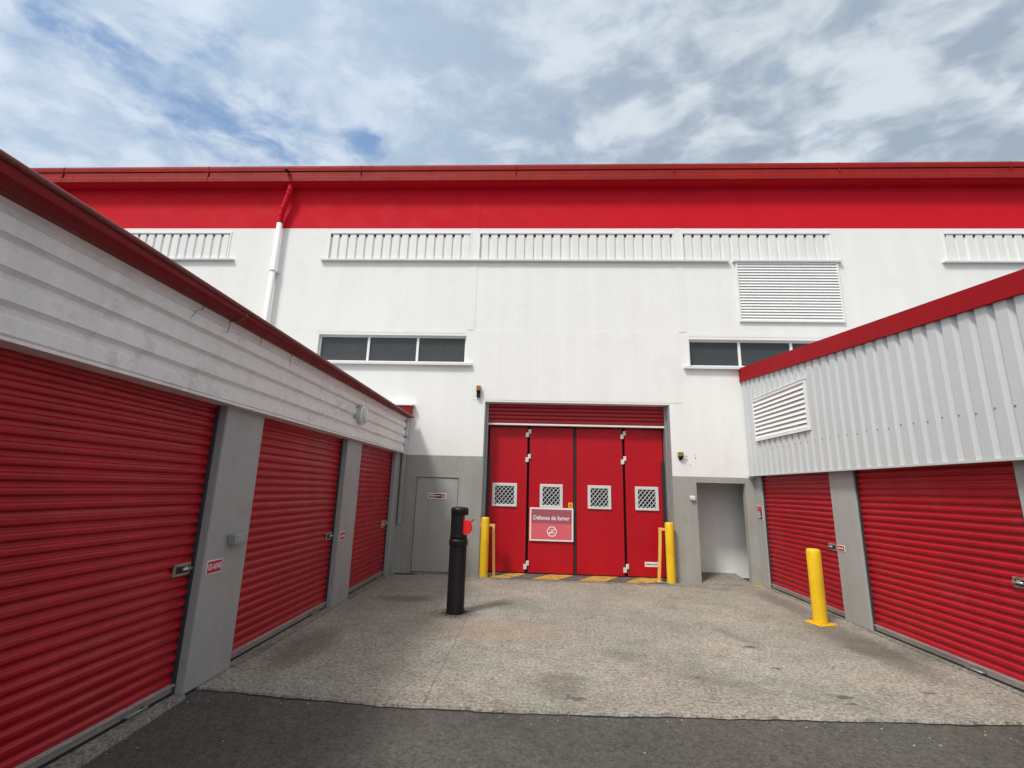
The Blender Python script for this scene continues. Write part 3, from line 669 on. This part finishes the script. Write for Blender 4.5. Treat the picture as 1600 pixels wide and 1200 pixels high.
# ================================================================== SHUTTERS
def shutter(parent, X, side, y0, y1, z0, z1, lock_y, pitch=0.083):
    """side +1: faces +X (left row), -1: faces -X (right row)"""
    g = MB(); ny = 14; n = int((z1 - z0) / pitch * 14)
    ph = random.uniform(0, 6)
    rows = []
    for i in range(n + 1):
        z = z0 + (z1 - z0) * i / n
        t = (z - z0) / pitch * 2 * math.pi
        k = int((z - z0) / pitch)
        u = (z - z0) / pitch - k
        ss = lambda e: max(0.0, min(1.0, e)) ** 2 * (3 - 2 * max(0.0, min(1.0, e)))
        dp = ss(u / 0.20) - ss((u - 0.55) / 0.20) + 0.12 * math.sin(math.pi * max(0.0, min(1.0, (u - 0.1) / 0.55)))
        seam = 0.0035 if (k % 6 == 4 and 0.55 < ((z - z0) / pitch - k) < 0.80) else 0
        r = []
        for j in range(ny + 1):
            y = y0 + (y1 - y0) * j / ny
            wob = 0.0035 * math.sin(1.7 * y + ph + 0.9 * z) * math.sin(math.pi * j / ny) + 0.0012 * math.sin(5.1 * y + 7 * z + ph)
            r.append((X + side * (dp * 0.018 + wob + seam), y, z + 0.0018 * math.sin(2.1 * y + ph)))
        rows.append(r)
    g.grid(rows, True)
    o = g.build('shutter_door', 'red_shutter', parent, normals=False)
    b = MB(); xo = X + side * 0.030; xi = X - side * 0.02
    b.box(min(xo, xi), max(xo, xi), y0 + 0.01, y1 - 0.01, 0.030, z0 + 0.012)
    xf = X + side * 0.052
    b.box(min(xo, xf), max(xo, xf), y0 + 0.01, y1 - 0.01, z0 - 0.006, z0 + 0.010)
    b.build('bottom_rail', 'alu', o, 0.004)
    b = MB(); b.box(min(xo, xi), max(xo, xi), y0, y1, 0.0, 0.0285); b.build('bottom_seal', 'rubber', o)
    for yy in (y0 - 0.005, y1 + 0.005):
        c = MB(); xa, xb = X - side * 0.06, X + side * 0.034
        c.box(min(xa, xb), max(xa, xb), yy - 0.016, yy + 0.016, 0.0, z1); c.build('guide_rail', 'guide', o)
    # latch plate with its bolt
    zl = 0.975; xp = X + side * 0.028
    p = MB(); p.box(min(xp, xp - side * .012), max(xp, xp - side * .012), lock_y - 0.095, lock_y + 0.10, zl - 0.046, zl + 0.052)
    lp = p.build('latch_plate', 'latch', o, 0.004)
    q = MB(); xq = xp + side * 0.003
    q.box(min(xq, xp - side * .002), max(xq, xp - side * .002), lock_y - 0.068, lock_y + 0.08, zl - 0.022, zl + 0.030); q.mi = 1
    xr = xp + side * 0.018
    q.tube([(xr, lock_y - 0.02, zl + 0.004), (xr, lock_y + 0.085, zl + 0.004)], 0.011, 10); q.box(min(xr, xp), max(xr, xp), lock_y + 0.01, lock_y + 0.045, zl - 0.006, zl + 0.028)
    q.build('latch_bolt', ['dark_gap', 'alu'], lp) if False else q.build('latch_bolt', ['dark_gap', 'alu'], o)
    # lifting handle on the bottom rail
    h = MB(); ym = lock_y - 0.28 if side > 0 else (y0 + y1) / 2 - 0.35
    xh = X + side * 0.075
    h.tube([(xo, ym - 0.09, 0.045), (xh, ym - 0.085, 0.05), (xh, ym + 0.085, 0.05), (xo, ym + 0.09, 0.045)], 0.008, 8); h.build('lift_handle', 'galv', o)
    return o

# ================================================================== LEFT STORAGE ROW
DX, PX, CX = -2.91, -2.80, -2.715
L = thing('storage_building', (-4.9, 4.5, 0), 'left row of lockup units with red shutters under white horizontal cladding', 'storage building')
UL = [(-0.93, 1.31), (1.92, 4.145), (4.775, 7.02), (7.64, 9.60)]
PL = [(1.32, 1.91), (4.155, 4.760), (7.030, 7.630), (9.605, 9.93)]
for k, (a, b) in enumerate(UL):
    shutter(L, DX, 1, a + 0.008, b - 0.008, 0.085, 2.44, b - 0.13)
for a, b in PL:
    g = MB(); g.box(DX - 0.12, PX, a, b, 0.0, 2.45); g.build('pillar', 'pillar', L, 0.012)
g = MB(); g.box(DX - 0.12, PX, -1.5, -0.95, 0.0, 2.45); g.build('pillar', 'pillar', L, 0.012)
# horizontal trapezoid cladding
g = MB(); prof = rib_profile(2.385, 3.16, 0.170, 0.088, 0.024, 0.020)
prof = [(z, d) for z, d in prof]
ys = [-1.5 + i * (9.86 + 1.5) / 24 for i in range(25)]
rows = []
for z, d in prof:
    rows.append([(CX - d * 0.038 + 0.0022 * math.sin(1.3 * y + 5 * z), y, z + 0.0015 * math.sin(2.3 * y + z)) for y in ys])
g.grid(rows)
g.build('cladding', 'clad_old', L, normals=False)
g = MB(); g.box(CX - 0.05, CX + 0.004, -1.5, 9.865, 2.372, 2.392); g.face([(CX - 0.05, -1.5, 2.374), (CX - 0.05, 9.865, 2.374), (DX - 0.1, 9.865, 2.374), (DX - 0.1, -1.5, 2.374)])
g.build('cladding_trim', 'clad_old', L)
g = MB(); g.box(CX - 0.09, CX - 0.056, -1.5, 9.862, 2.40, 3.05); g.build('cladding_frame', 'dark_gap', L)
# dirt running down from the open gutter joint
for pts in ([(3.52, 3.082), (3.50, 3.05), (3.44, 3.02), (3.43, 2.985), (3.40, 2.945)], [(3.86, 3.085), (3.865, 3.03), (3.84, 2.97)], [(4.35, 3.085), (4.36, 3.02)], [(4.95, 3.09), (4.94, 3.0), (4.95, 2.96)]):
    g = MB(); w = 0.007
    for (ya, za), (yb, zb_) in zip(pts, pts[1:]):
        g.face([(CX + 0.0035, ya - w, za), (CX + 0.0035, ya + w, za), (CX + 0.0035, yb + w * .7, zb_), (CX + 0.0035, yb - w * .7, zb_)]); w *= 0.8
    g.build('dirt_streak', 'joint_dirt', L)
# gutter: soffit, rolled front, top bead
def gut_prof(y):
    t = (y - 1.8) / 7.9
    zb = 3.084 + 0.034 * t; zt = 3.214 - 0.072 * t
    return [(CX - 0.03, zb), (CX + 0.055, zb - 0.004), (CX + 0.105, zb + 0.014), (CX + 0.132, zb + 0.04), (CX + 0.137, zt - 0.028), (CX + 0.125, zt - 0.026), (CX + 0.05, zb + 0.05), (CX - 0.03, zb + 0.05)], (CX + 0.139, zt - 0.014)
ends = (-1.55, 3.86, 3.875, 9.86)
g = MB()
for a, b in ((-1.55, 3.865), (3.875, 9.86)):
    A, B = gut_prof(a)[0], gut_prof(b)[0]
    g.prism([(x, a, z) for x, z in A], [(x, b, z) for x, z in B], False)
gl = g.build('gutter', 'red_gutter', L)
g = MB(); g.tube([(gut_prof(-1.55)[1][0], -1.55, gut_prof(-1.55)[1][1]), (gut_prof(9.87)[1][0], 9.87, gut_prof(9.87)[1][1])], 0.021, 10); g.build('gutter_bead', 'gutter_bead', gl)
g = MB(); A = gut_prof(3.87)[0]
g.prism([(x + (0.006 if x > CX else 0), 3.855, z - (0.006 if z < 3.1 else 0)) for x, z in A], [(x + (0.006 if x > CX else 0), 3.885, z - (0.006 if z < 3.1 else 0)) for x, z in A]); g.build('gutter_joint', 'gutter_bead', gl)
g = MB(); A = gut_prof(9.86)[0]; top = gut_prof(9.86)[1]
P = A[:5] + [(CX - 0.03, top[1] + 0.015)]
g.prism([(x, 9.862, z) for x, z in P], [(x, 9.870, z) for x, z in P]); g.build('gutter_end', 'red_gutter', gl)
g = MB(); g.face([(CX + 0.05, -1.5, 3.16), (CX + 0.05, 9.9, 3.13), (-8, 9.9, 3.50), (-8, -1.5, 3.50)])
g.face([(CX - 0.04, -1.5, 3.0), (CX - 0.04, -1.5, 3.15), (-8, -1.5, 3.5), (-8, -1.5, 0), (DX - 0.1, -1.5, 0), (DX - 0.1, -1.5, 2.4)])
g.face([(-8, -1.5, 0), (-8, -1.5, 3.5), (-8, 9.9, 3.5), (-8, 9.9, 0)])
g.build('roof', 'roof', L)
g = MB(); g.box(-3.25, -2.64, 9.88, 9.995, 3.17, 3.383); g.build('end_board', 'red_gutter', L)
g = MB(); g.face([(DX - 0.10, -1.5, 0), (DX - 0.10, 9.95, 0), (DX - 0.10, 9.95, 2.4), (DX - 0.10, -1.5, 2.4)]); g.build('inner_wall', 'dark_gap', L)

# round bulkhead lamp on the cladding
lm = thing('bulkhead_lamp', (CX, 7.15, 2.60), 'round white bulkhead lamp on the left white cladding', 'wall lamp')
def lathe_x(cy, cz, prof, n=28):
    g = MB(); rings = [[g.bm.verts.new((x, cy + r * math.cos(2*math.pi*j/n), cz + r * math.sin(2*math.pi*j/n))) for j in range(n)] for r, x in prof]
    for a, b in zip(rings, rings[1:]):
        for j in range(n):
            f = g.bm.faces.new((a[j], a[(j+1) % n], b[(j+1) % n], b[j])); f.smooth = True
    g.bm.faces.new(rings[-1]); g.bm.faces.new(list(reversed(rings[0])))
    return g
lathe_x(7.15, 2.752, [(0.135, CX - 0.03), (0.135, CX + 0.05), (0.128, CX + 0.056)]).build('lamp_base', 'wire', lm)
lathe_x(7.15, 2.752, [(0.150, CX + 0.054), (0.152, CX + 0.075), (0.138, CX + 0.088), (0.13, CX + 0.090)]).build('lamp_rim', 'white_trim', lm)
lathe_x(7.15, 2.752, [(0.128, CX + 0.086), (0.115, CX + 0.108), (0.08, CX + 0.122), (0.03, CX + 0.127)]).build('lamp_cover', 'lamp_glass', lm)

# keypad box on the first pillar
kb = MB(); kb.box(PX, PX + 0.085, 4.425, 4.565, 1.135, 1.225); o = kb.build('socket_box', 'galv', None, 0.008); set_origin(o, (PX, 4.53, 1.135))
tag(o, 'grey metal box fixed to the nearest left pillar above the red number sign', 'box')
g = MB(); g.box(PX, PX + 0.05, 4.572, 4.665, 1.138, 1.218); g.build('side_box', 'grey_door', o, 0.006)
g = MB(); g.box(PX + 0.085, PX + 0.090, 4.45, 4.54, 1.152, 1.208); g.build('cover', 'pillar', o, 0.003)

def plate_x(name, X, side, y0, y1, z0, z1, label, cat, field, txt=None, bars=(), group=None):
    xa, xb = X, X + side * 0.006
    g = MB(); g.box(min(xa, xb), max(xa, xb), y0, y1, z0, z1); o = g.build(name, 'sign_white'); set_origin(o, (X, (y0 + y1) / 2, z0)); tag(o, label, cat, group)
    b = 0.008 if (z1 - z0) < 0.2 else 0.010
    xc = xb + side * 0.0015
    g = MB(); g.box(min(xb, xc), max(xb, xc), y0 + b, y1 - b, z0 + b, z1 - b); g.build('red_field', field, o)
    xd = xc + side * 0.001
    if txt:
        rot = (math.pi / 2, 0, math.pi / 2 if side > 0 else -math.pi / 2)
        text_mesh(txt, (z1 - z0) * 0.62, 'lettering', 'sign_white', o, (xd, (y0 + y1) / 2, (z0 + z1) / 2), rot, width=(y1 - y0) * 0.84)
    if bars:
        g = MB()
        for (a, c, d, e) in bars:
            g.box(min(xc, xd), max(xc, xd), y0 + (y1 - y0) * a, y0 + (y1 - y0) * c, z0 + (z1 - z0) * d, z0 + (z1 - z0) * e)
        g.build('text_lines', 'sign_white', o)
    return o
BARS = [(0.18, 0.26, 0.36, 0.64), (0.30, 0.38, 0.36, 0.64), (0.42, 0.50, 0.45, 0.52), (0.54, 0.62, 0.36, 0.64), (0.66, 0.73, 0.36, 0.64), (0.77, 0.84, 0.36, 0.64)]
plate_x('number_sign', PX, 1, 4.195, 4.395, 0.908, 1.022, 'red number sign reading 02-6040 on the nearest left pillar', 'sign', 'sign_red', '02-6040', group='unit number signs')
plate_x('number_sign', PX, 1, 7.045, 7.245, 0.905, 1.019, 'red number sign on the second left pillar', 'sign', 'sign_red', None, BARS, 'unit number signs')
plate_x('number_sign', DX + 0.026, 1, 9.24, 9.43, 0.915, 1.03, 'red number sign stuck on the farthest left shutter', 'sign', 'sign_red', None, BARS, 'unit number signs')

# ================================================================== RIGHT STORAGE ROW
RDX, RPX, RCX = 4.53, 4.47, 4.35
Rr = thing('storage_building', (6.5, 4.5, 0), 'right row of lockup units with red shutters under grey white vertical cladding', 'storage building')
UR = [(1.90, 4.10), (4.705, 6.975), (7.55, 9.735)]
for a, b in UR: shutter(Rr, RDX, -1, a + 0.008, b - 0.008, 0.085, 2.10, a + 0.14)
for a, b in ((1.30, 1.89), (4.115, 4.695), (6.985, 7.540), (9.745, 9.995)):
    g = MB(); g.box(RPX, RDX + 0.12, a, b, 0.0, 2.10); g.build('pillar', 'pillar', Rr, 0.010)
# fascia heights: the roof falls towards the camera
fb = lambda y: 3.525 + (y - 4.128) * (4.044 - 3.525) / (10.013 - 4.128)
ft = lambda y: 3.732 + (y - 4.086) * (4.333 - 3.732) / (9.993 - 4.086)
g = MB(); prof = rib_profile(1.3, 9.99, 0.1965, 0.118, 0.030, 0.083)
vb = [g.bm.verts.new((RCX + d * 0.036 + 0.0008 * math.sin(3 * y), y, 2.098)) for y, d in prof]
vm = [g.bm.verts.new((RCX + d * 0.036 + 0.0015 * math.sin(2.1 * y + 1), y, 2.9)) for y, d in prof]
vt = [g.bm.verts.new((RCX + d * 0.036, y, fb(y) + 0.03)) for y, d in prof]
for i in range(len(prof) - 1):
    g.bm.faces.new((vb[i], vb[i+1], vm[i+1], vm[i])); g.bm.faces.new((vm[i], vm[i+1], vt[i+1], vt[i]))
g.build('cladding', 'clad_new', Rr, normals=False)
g = MB(); g.box(RCX - 0.006, RCX + 0.05, 1.3, 9.99, 2.076, 2.10); g.face([(RCX, 1.3, 2.095), (RCX, 9.99, 2.095), (RDX + 0.1, 9.99, 2.095), (RDX + 0.1, 1.3, 2.095)]); g.build('cladding_trim', 'clad_new', Rr)
g = MB(); g.box(RCX + 0.040, RCX + 0.044, 1.3, 9.99, 2.10, 3.3); g.build('cladding_frame', 'dark_gap', Rr)
g = MB()
def fas(y): return [(4.315, y, fb(y)), (4.315, y, ft(y)), (4.45, y, ft(y) + 0.005), (4.45, y, ft(y) - 0.02), (4.325, y, ft(y) - 0.02), (4.325, y, fb(y) + 0.006), (4.37, y, fb(y) + 0.006), (4.37, y, fb(y))]
g.prism(fas(1.3), fas(9.992)); g.build('fascia', 'red_fascia', Rr)
g = MB(); g.face([(4.44, 1.3, ft(1.3) - 0.03), (4.44, 9.99, ft(9.99) - 0.03), (10, 9.99, ft(9.99) - 0.03), (10, 1.3, ft(1.3) - 0.03)])
g.face([(RCX + 0.04, 1.3, 2.1), (RCX + 0.04, 1.3, ft(1.3) - 0.03), (10, 1.3, ft(1.3) - 0.03), (10, 1.3, 0), (RDX + 0.1, 1.3, 0), (RDX + 0.1, 1.3, 2.1)])
g.build('roof', 'roof', Rr)
g = MB(); g.face([(RDX + 0.1, 1.3, 0), (RDX + 0.1, 9.99, 0), (RDX + 0.1, 9.99, 2.1), (RDX + 0.1, 1.3, 2.1)]); g.build('inner_wall', 'dark_gap', Rr)
# screw heads through the sheet
scr = None
for k in range(24):
    y = 4.43 + 0.1965 * k + (0.0 if k % 2 else 0.004)
    if scr is None:
        g = MB(); rings = [[g.bm.verts.new((x, r * math.cos(j * math.pi / 3), r * math.sin(j * math.pi / 3))) for j in range(6)] for r, x in ((0.010, 0.0), (0.010, -0.005), (0.006, -0.008))]
        for a, b in zip(rings, rings[1:]):
            for j in range(6): g.bm.faces.new((a[j], a[(j+1) % 6], b[(j+1) % 6], b[j]))
        g.bm.faces.new(rings[-1]); scr = o = g.build('screw', 'screw_head', None)
    else:
        o = scr.copy(); COL.objects.link(o)
    o.parent = Rr; o.location = Vector((RCX, y, 2.56 + 0.012 * math.sin(k * 2.1))) - Rr.location
# louvre in the cladding
f = MB(); y0, y1, z0, z1, t = 7.65, 9.50, 2.735, 3.56, 0.035; xx = RCX - 0.002
f.box(xx - 0.035, xx + 0.01, y0, y1, z1 - 0.05, z1); f.box(xx - 0.03, xx + 0.01, y0, y1, z0, z0 + 0.05)
f.box(xx - 0.03, xx + 0.01, y0, y0 + t, z0 + 0.05, z1 - 0.05); f.box(xx - 0.03, xx + 0.01, y1 - t, y1, z0 + 0.05, z1 - 0.05)
f.box(xx - 0.045, xx + 0.01, y0 - 0.01, y1 + 0.01, z1, z1 + 0.012)
lv = f.build('louvre', 'white_trim', Rr)
b = MB(); n = 9; p = (z1 - z0 - 0.10) / n
for k in range(n):
    z = z0 + 0.05 + k * p
    A = [(xx - 0.034, z - 0.004), (xx - 0.030, z - 0.010), (xx + 0.006, z + p * 0.93), (xx + 0.001, z + p * 0.93 + 0.006)]
    b.prism([(x, y0 + t, zz) for x, zz in A], [(x, y1 - t, zz) for x, zz in A])
b.build('louvre_blades', 'white_trim', lv)
b = MB(); b.box(xx + 0.0075, xx + 0.0095, y0 + t, y1 - t, z0 + 0.05, z1 - 0.05); b.build('louvre_backing', 'louvre_shade', lv)
plate_x('number_sign', RPX, -1, 7.345, 7.515, 0.945, 1.030, 'small red number sign on the right row pillar behind the lone yellow bollard', 'sign', 'sign_red', None, BARS, 'unit number signs')
ns = plate_x('notice_sign', RPX, -1, 9.775, 9.985, 1.235, 1.505, 'maroon notice with a red heading on the pillar beside the doorless recess', 'sign', 'sign_maroon', None,
        [(0.40, 0.92, 0.55, 0.59), (0.35, 0.92, 0.47, 0.51), (0.45, 0.92, 0.39, 0.43), (0.30, 0.92, 0.31, 0.35), (0.2, 0.92, 0.22, 0.26), (0.5, 0.92, 0.13, 0.17)])
g = MB(); g.box(RPX - 0.0098, RPX - 0.0072, 9.787, 9.973, 1.41, 1.494); g.build('heading', 'sign_red', ns)
g = MB(); g.box(RPX - 0.0115, RPX - 0.0095, 9.84, 9.955, 1.44, 1.465); g.build('heading_text', 'sign_pink', ns)

# ================================================================== BOLLARDS, GUARDS, ASH BIN
def yellow_bollard(x, y, h, r, label, plate=False, group='yellow bollards', lean=0.0):
    t = thing('bollard', (x, y, 0), label, 'bollard', group)
    g = MB(); g.tube([(x, y, 0), (x, y, 0.03), (x - lean * .5, y, h * .5), (x - lean, y, h - 0.03), (x - lean, y, h - 0.012), (x - lean, y, h)], [r + .002, r, r, r, r - 0.006, r - 0.025], 28)
    g.build('post', 'yellow', t)
    if plate:
        p = MB(); c, s = math.cos(0.3), math.sin(0.3); q = 0.145
        pts = [(x + (a * c - b * s) * q, y + (a * s + b * c) * q) for a, b in ((-1, -1), (1, -1), (1, 1), (-1, 1))]
        p.prism([(*k, 0.0) for k in pts], [(*k, 0.014) for k in pts]); bp = p.build('base_plate', 'yellow', t, 0.003)
        for a, b in ((-1, -1), (1, -1), (1, 1), (-1, 1)):
            bx, by = x + (a * c - b * s) * q * .8, y + (a * s + b * c) * q * .8
            m = MB(); m.tube([(bx, by, 0.013), (bx, by, 0.028)], 0.013, 6); m.build('bolt', 'galv', bp)
    else:
        p = MB(); p.lathe(x, y, [(r + 0.035, 0.0), (r + 0.03, 0.012), (r + 0.004, 0.02)]); p.build('base_collar', 'kerb', t)
    return t
yellow_bollard(-0.955, 9.80, 1.135, 0.082, 'tall yellow bollard at the left side of the big red doors')
yellow_bollard(2.692, 9.90, 1.135, 0.085, 'tall yellow bollard at the right side of the big red doors')
yellow_bollard(3.985, 7.28, 0.985, 0.090, 'lone yellow bollard on a base plate in front of the right shutters', True)

def guard(pts, label):
    t = thing('guard_frame', (pts[-1][0], pts[-1][1], 0), label, 'guard frame', 'yellow door guard frames')
    a, b, c = pts
    g = MB(); g.tube([a, (b[0], b[1], b[2])], 0.036, square=True); g.build('rail', 'yellow_pale', t, 0.004)
    g = MB(); m = (b[0] * .5 + c[0] * .5 + (0.012 if b[0] > 1 else -0.004), b[1], b[2] * .55)
    g.tube([(b[0], b[1] - 0.002, b[2] + 0.026), (b[0] + (0.0), b[1], b[2] - .12), m, c], 0.037, square=True); g.build('upright', 'yellow_pale', t, 0.004)
    g = MB(); g.box(c[0] - 0.07, c[0] + 0.07, c[1] - 0.06, c[1] + 0.06, 0.0, 0.014); g.build('foot_plate', 'yellow_pale', t)
guard([(-1.07, 9.985, 0.968), (-0.80, 9.985, 0.968), (-0.765, 9.96, 0.0)], 'bent pale yellow guard frame between the left bollard and the red doors')
guard([(2.83, 10.0, 0.985), (2.53, 10.0, 0.995), (2.475, 10.0, 0.0)], 'bent pale yellow guard frame between the right bollard and the red doors')

ax, ay = -1.065, 7.07
A = thing('ash_bin', (ax, ay, 0), 'black post ash bin with a red tray standing on the concrete', 'ash bin')
g = MB(); g.lathe(ax, ay, [(0.130, 0.0), (0.128, 0.02), (0.122, 0.05), (0.122, 0.90), (0.122, 0.905)], 40); g.build('post', 'black_plastic', A)
g = MB(); g.lathe(ax, ay, [(0.123, 0.895), (0.134, 0.905), (0.134, 0.965), (0.128, 0.978), (0.118, 0.985)], 40); g.build('collar', 'black_plastic', A)
def arc(r, a0, a1, z, n=28): return [(ax + r * math.cos(a0 + (a1 - a0) * i / n), ay + r * math.sin(a0 + (a1 - a0) * i / n), z) for i in range(n + 1)]
g = MB(); g.lathe(ax, ay, [(0.120, 0.983), (0.120, 1.03), (0.119, 1.035)], 40)
a0 = math.radians(62); g.prism(arc(0.120, a0, 2 * math.pi - a0, 1.034), arc(0.122, a0, 2 * math.pi - a0, 1.315))
g.lathe(ax, ay, [(0.121, 1.313), (0.126, 1.318), (0.126, 1.385), (0.122, 1.405), (0.105, 1.420), (0.06, 1.428), (0.01, 1.430)], 40)
g.build('hood', 'black_plastic', A)
g = MB(); xb = ax + 0.06
P = [(xb, 1.055), (xb + 0.07, 1.052), (xb + 0.105, 1.07), (xb + 0.122, 1.11), (xb + 0.122, 1.16), (xb + 0.108, 1.175), (xb + 0.104, 1.195), (xb + 0.118, 1.215), (xb + 0.138, 1.240), (xb, 1.245)]
g.prism([(x, ay - 0.075, z) for x, z in P], [(x, ay + 0.075, z) for x, z in P])
tr = g.build('tray', 'red_plastic', A, 0.004)
g = MB(); g.box(xb - 0.004, xb + 0.012, ay - 0.05, ay + 0.05, 1.246, 1.314); g.build('stubbing_plate', 'red_plastic', A)
g = MB(); g.tube([(xb + 0.128, ay - 0.076, 1.236), (xb + 0.143, ay - 0.076, 1.250), (xb + 0.143, ay + 0.076, 1.250)], 0.007, 8); g.build('tray_lip', 'black_plastic', tr)

# ================================================================== CAMERA, LIGHT, SKY
cam = bpy.data.cameras.new('camera'); co = bpy.data.objects.new('camera', cam); COL.objects.link(co)
Rw = Matrix(((0.9986396022352358, 0.04478024471986727, 0.0267146875384785), (0.01636188473600396, 0.21734533029806044, -0.9759576302921724), (-0.049509934107565316, 0.9750670423516815, 0.21631696499398453)))
rows = [Rw[0], -Rw[1], -Rw[2]]
M3 = Matrix((rows[0], rows[1], rows[2])).transposed()
co.matrix_world = Matrix.Translation((0, 0, 1.7)) @ M3.to_4x4()
cam.sensor_width = 36.0; cam.sensor_fit = 'HORIZONTAL'; cam.lens = 739.912709 / 1600 * 36.0
cam.clip_start = 0.05; cam.clip_end = 2000
S.camera = co

TRAVEL = Vector((0.86, 1.0, -1.9)).normalized()
sd = -TRAVEL
SUN_EL = math.asin(sd.z); SUN_AZ = math.atan2(sd.x, sd.y)
sl = bpy.data.lights.new('sun', 'SUN'); sl.energy = 2.7; sl.angle = math.radians(9.5); sl.color = (1.0, 0.965, 0.915)
so = bpy.data.objects.new('sun', sl); COL.objects.link(so); so.rotation_euler = TRAVEL.to_track_quat('-Z', 'Y').to_euler(); so.location = (-10, -12, 25)

wd = bpy.data.worlds.new('World'); S.world = wd; wd.use_nodes = True
nt = wd.node_tree; bg = nt.nodes['Background']; bg.inputs['Strength'].default_value = 0.1
sky = nd(nt, 'ShaderNodeTexSky'); sky.sky_type = 'NISHITA'; sky.sun_disc = False; sky.sun_elevation = SUN_EL; sky.sun_rotation = SUN_AZ; sky.air_density = 1.0; sky.dust_density = 1.5; sky.ozone_density = 1.5
tc = nd(nt, 'ShaderNodeTexCoord').outputs['Generated']
sx = nd(nt, 'ShaderNodeSeparateXYZ'); nt.links.new(tc, sx.inputs[0])
den = mathn(nt, 'MAXIMUM', mathn(nt, 'ADD', sx.outputs[2], 0.06), 0.06)
cb = nd(nt, 'ShaderNodeCombineXYZ'); nt.links.new(mathn(nt, 'DIVIDE', sx.outputs[0], den), cb.inputs[0]); nt.links.new(mathn(nt, 'DIVIDE', sx.outputs[1], den), cb.inputs[1])
pl = cb.outputs[0]       # cloud layer plane, one unit = one cloud-base height
warp = nd(nt, 'ShaderNodeTexNoise'); warp.inputs['Scale'].default_value = 5.0; warp.inputs['Detail'].default_value = 5; nt.links.new(pl, warp.inputs['Vector'])
wsc = nd(nt, 'ShaderNodeVectorMath', operation='SCALE'); wsc.inputs[3].default_value = 0.13
wsb = nd(nt, 'ShaderNodeVectorMath', operation='SUBTRACT'); wsb.inputs[1].default_value = (0.5, 0.5, 0.5); nt.links.new(warp.outputs['Color'], wsb.inputs[0]); nt.links.new(wsb.outputs[0], wsc.inputs[0])
wad = nd(nt, 'ShaderNodeVectorMath', operation='ADD'); nt.links.new(pl, wad.inputs[0]); nt.links.new(wsc.outputs[0], wad.inputs[1])
wp = wad.outputs[0]
def blob(cx, cy, rx, ry, rot):
    m = mapping(nt, mapping(nt, mapping(nt, wp, (1, 1, 0), (0, 0, 0), (-cx, -cy, 0)), (1, 1, 0), (0, 0, -rot)), (1 / rx, 1 / ry, 0))
    ln = nd(nt, 'ShaderNodeVectorMath', operation='LENGTH'); nt.links.new(m, ln.inputs[0])
    return rng(nt, ln.outputs[1], 0.0, 1.0, 1.0, 0.0, True)
hole = mathn(nt, 'ADD', blob(-0.82, 1.00, 0.50, 0.34, 0.95), mathn(nt, 'ADD', mathn(nt, 'MULTIPLY', blob(-0.465, 1.10, 0.20, 0.10, 1.5), 1.0), mathn(nt, 'MULTIPLY', blob(-1.02, 0.78, 0.22, 0.10, 0.2), 0.7)))
left = mapping(nt, wp, (1.0, 1.25, 0), (0, 0, -0.8)); right = mapping(nt, wp, (1.0, 1.35, 0), (0, 0, 0.75))
n1 = noise(nt, left, 6.5, 10, 0.62)
n2 = noise(nt, right, 4.8, 10, 0.54)
n3 = noise(nt, mapping(nt, right, (1, 1, 1), (0, 0, 0), (3.1, 1.4, 0)), 1.7, 4, 0.5)
cov = rng(nt, mathn(nt, 'SUBTRACT', mathn(nt, 'ADD', mathn(nt, 'MULTIPLY', n1, 2.2), -0.15), mathn(nt, 'MULTIPLY', hole, 0.62)), 0.02, 0.85, 0.0, 1.0, True)
# cloud thickness: thin is white, thick is blue grey
th = mathn(nt, 'ADD', mathn(nt, 'MULTIPLY', n2, 0.66), mathn(nt, 'MULTIPLY', n3, 0.34))
east = rng(nt, sx.outputs[0], -0.45, 0.35, 0.0, 1.0, True)
k0 = rng(nt, th, 0.40, 0.58, 0.0, 1.0, True)
white = mixc(nt, east, (6.3, 7.2, 8.4, 1), (6.6, 7.3, 7.9, 1))
grey = mixc(nt, east, (4.3, 5.5, 7.0, 1), (3.5, 4.25, 5.2, 1))
cloud = mixc(nt, k0, white, grey)
# sun glow through the thin cloud
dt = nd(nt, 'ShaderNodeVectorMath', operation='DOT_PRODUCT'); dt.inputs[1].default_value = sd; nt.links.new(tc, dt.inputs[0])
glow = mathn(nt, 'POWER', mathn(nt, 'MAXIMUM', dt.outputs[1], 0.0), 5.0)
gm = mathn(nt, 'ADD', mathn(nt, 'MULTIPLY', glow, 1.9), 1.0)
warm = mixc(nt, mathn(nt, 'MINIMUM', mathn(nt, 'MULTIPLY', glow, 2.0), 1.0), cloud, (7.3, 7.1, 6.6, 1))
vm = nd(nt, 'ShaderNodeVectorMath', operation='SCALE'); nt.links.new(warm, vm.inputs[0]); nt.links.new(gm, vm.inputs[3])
blue = mixc(nt, 0.8, sky.outputs[0], (2.5, 4.0, 6.6, 1))
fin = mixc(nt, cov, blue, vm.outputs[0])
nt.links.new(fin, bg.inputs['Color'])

S.view_settings.view_transform = 'Standard'; S.view_settings.look = 'None'; S.view_settings.exposure = 0.05; S.view_settings.gamma = 1.0
S.view_settings.use_curve_mapping = False
S.render.engine = 'CYCLES'; S.cycles.use_denoising = True; S.cycles.max_bounces = 6
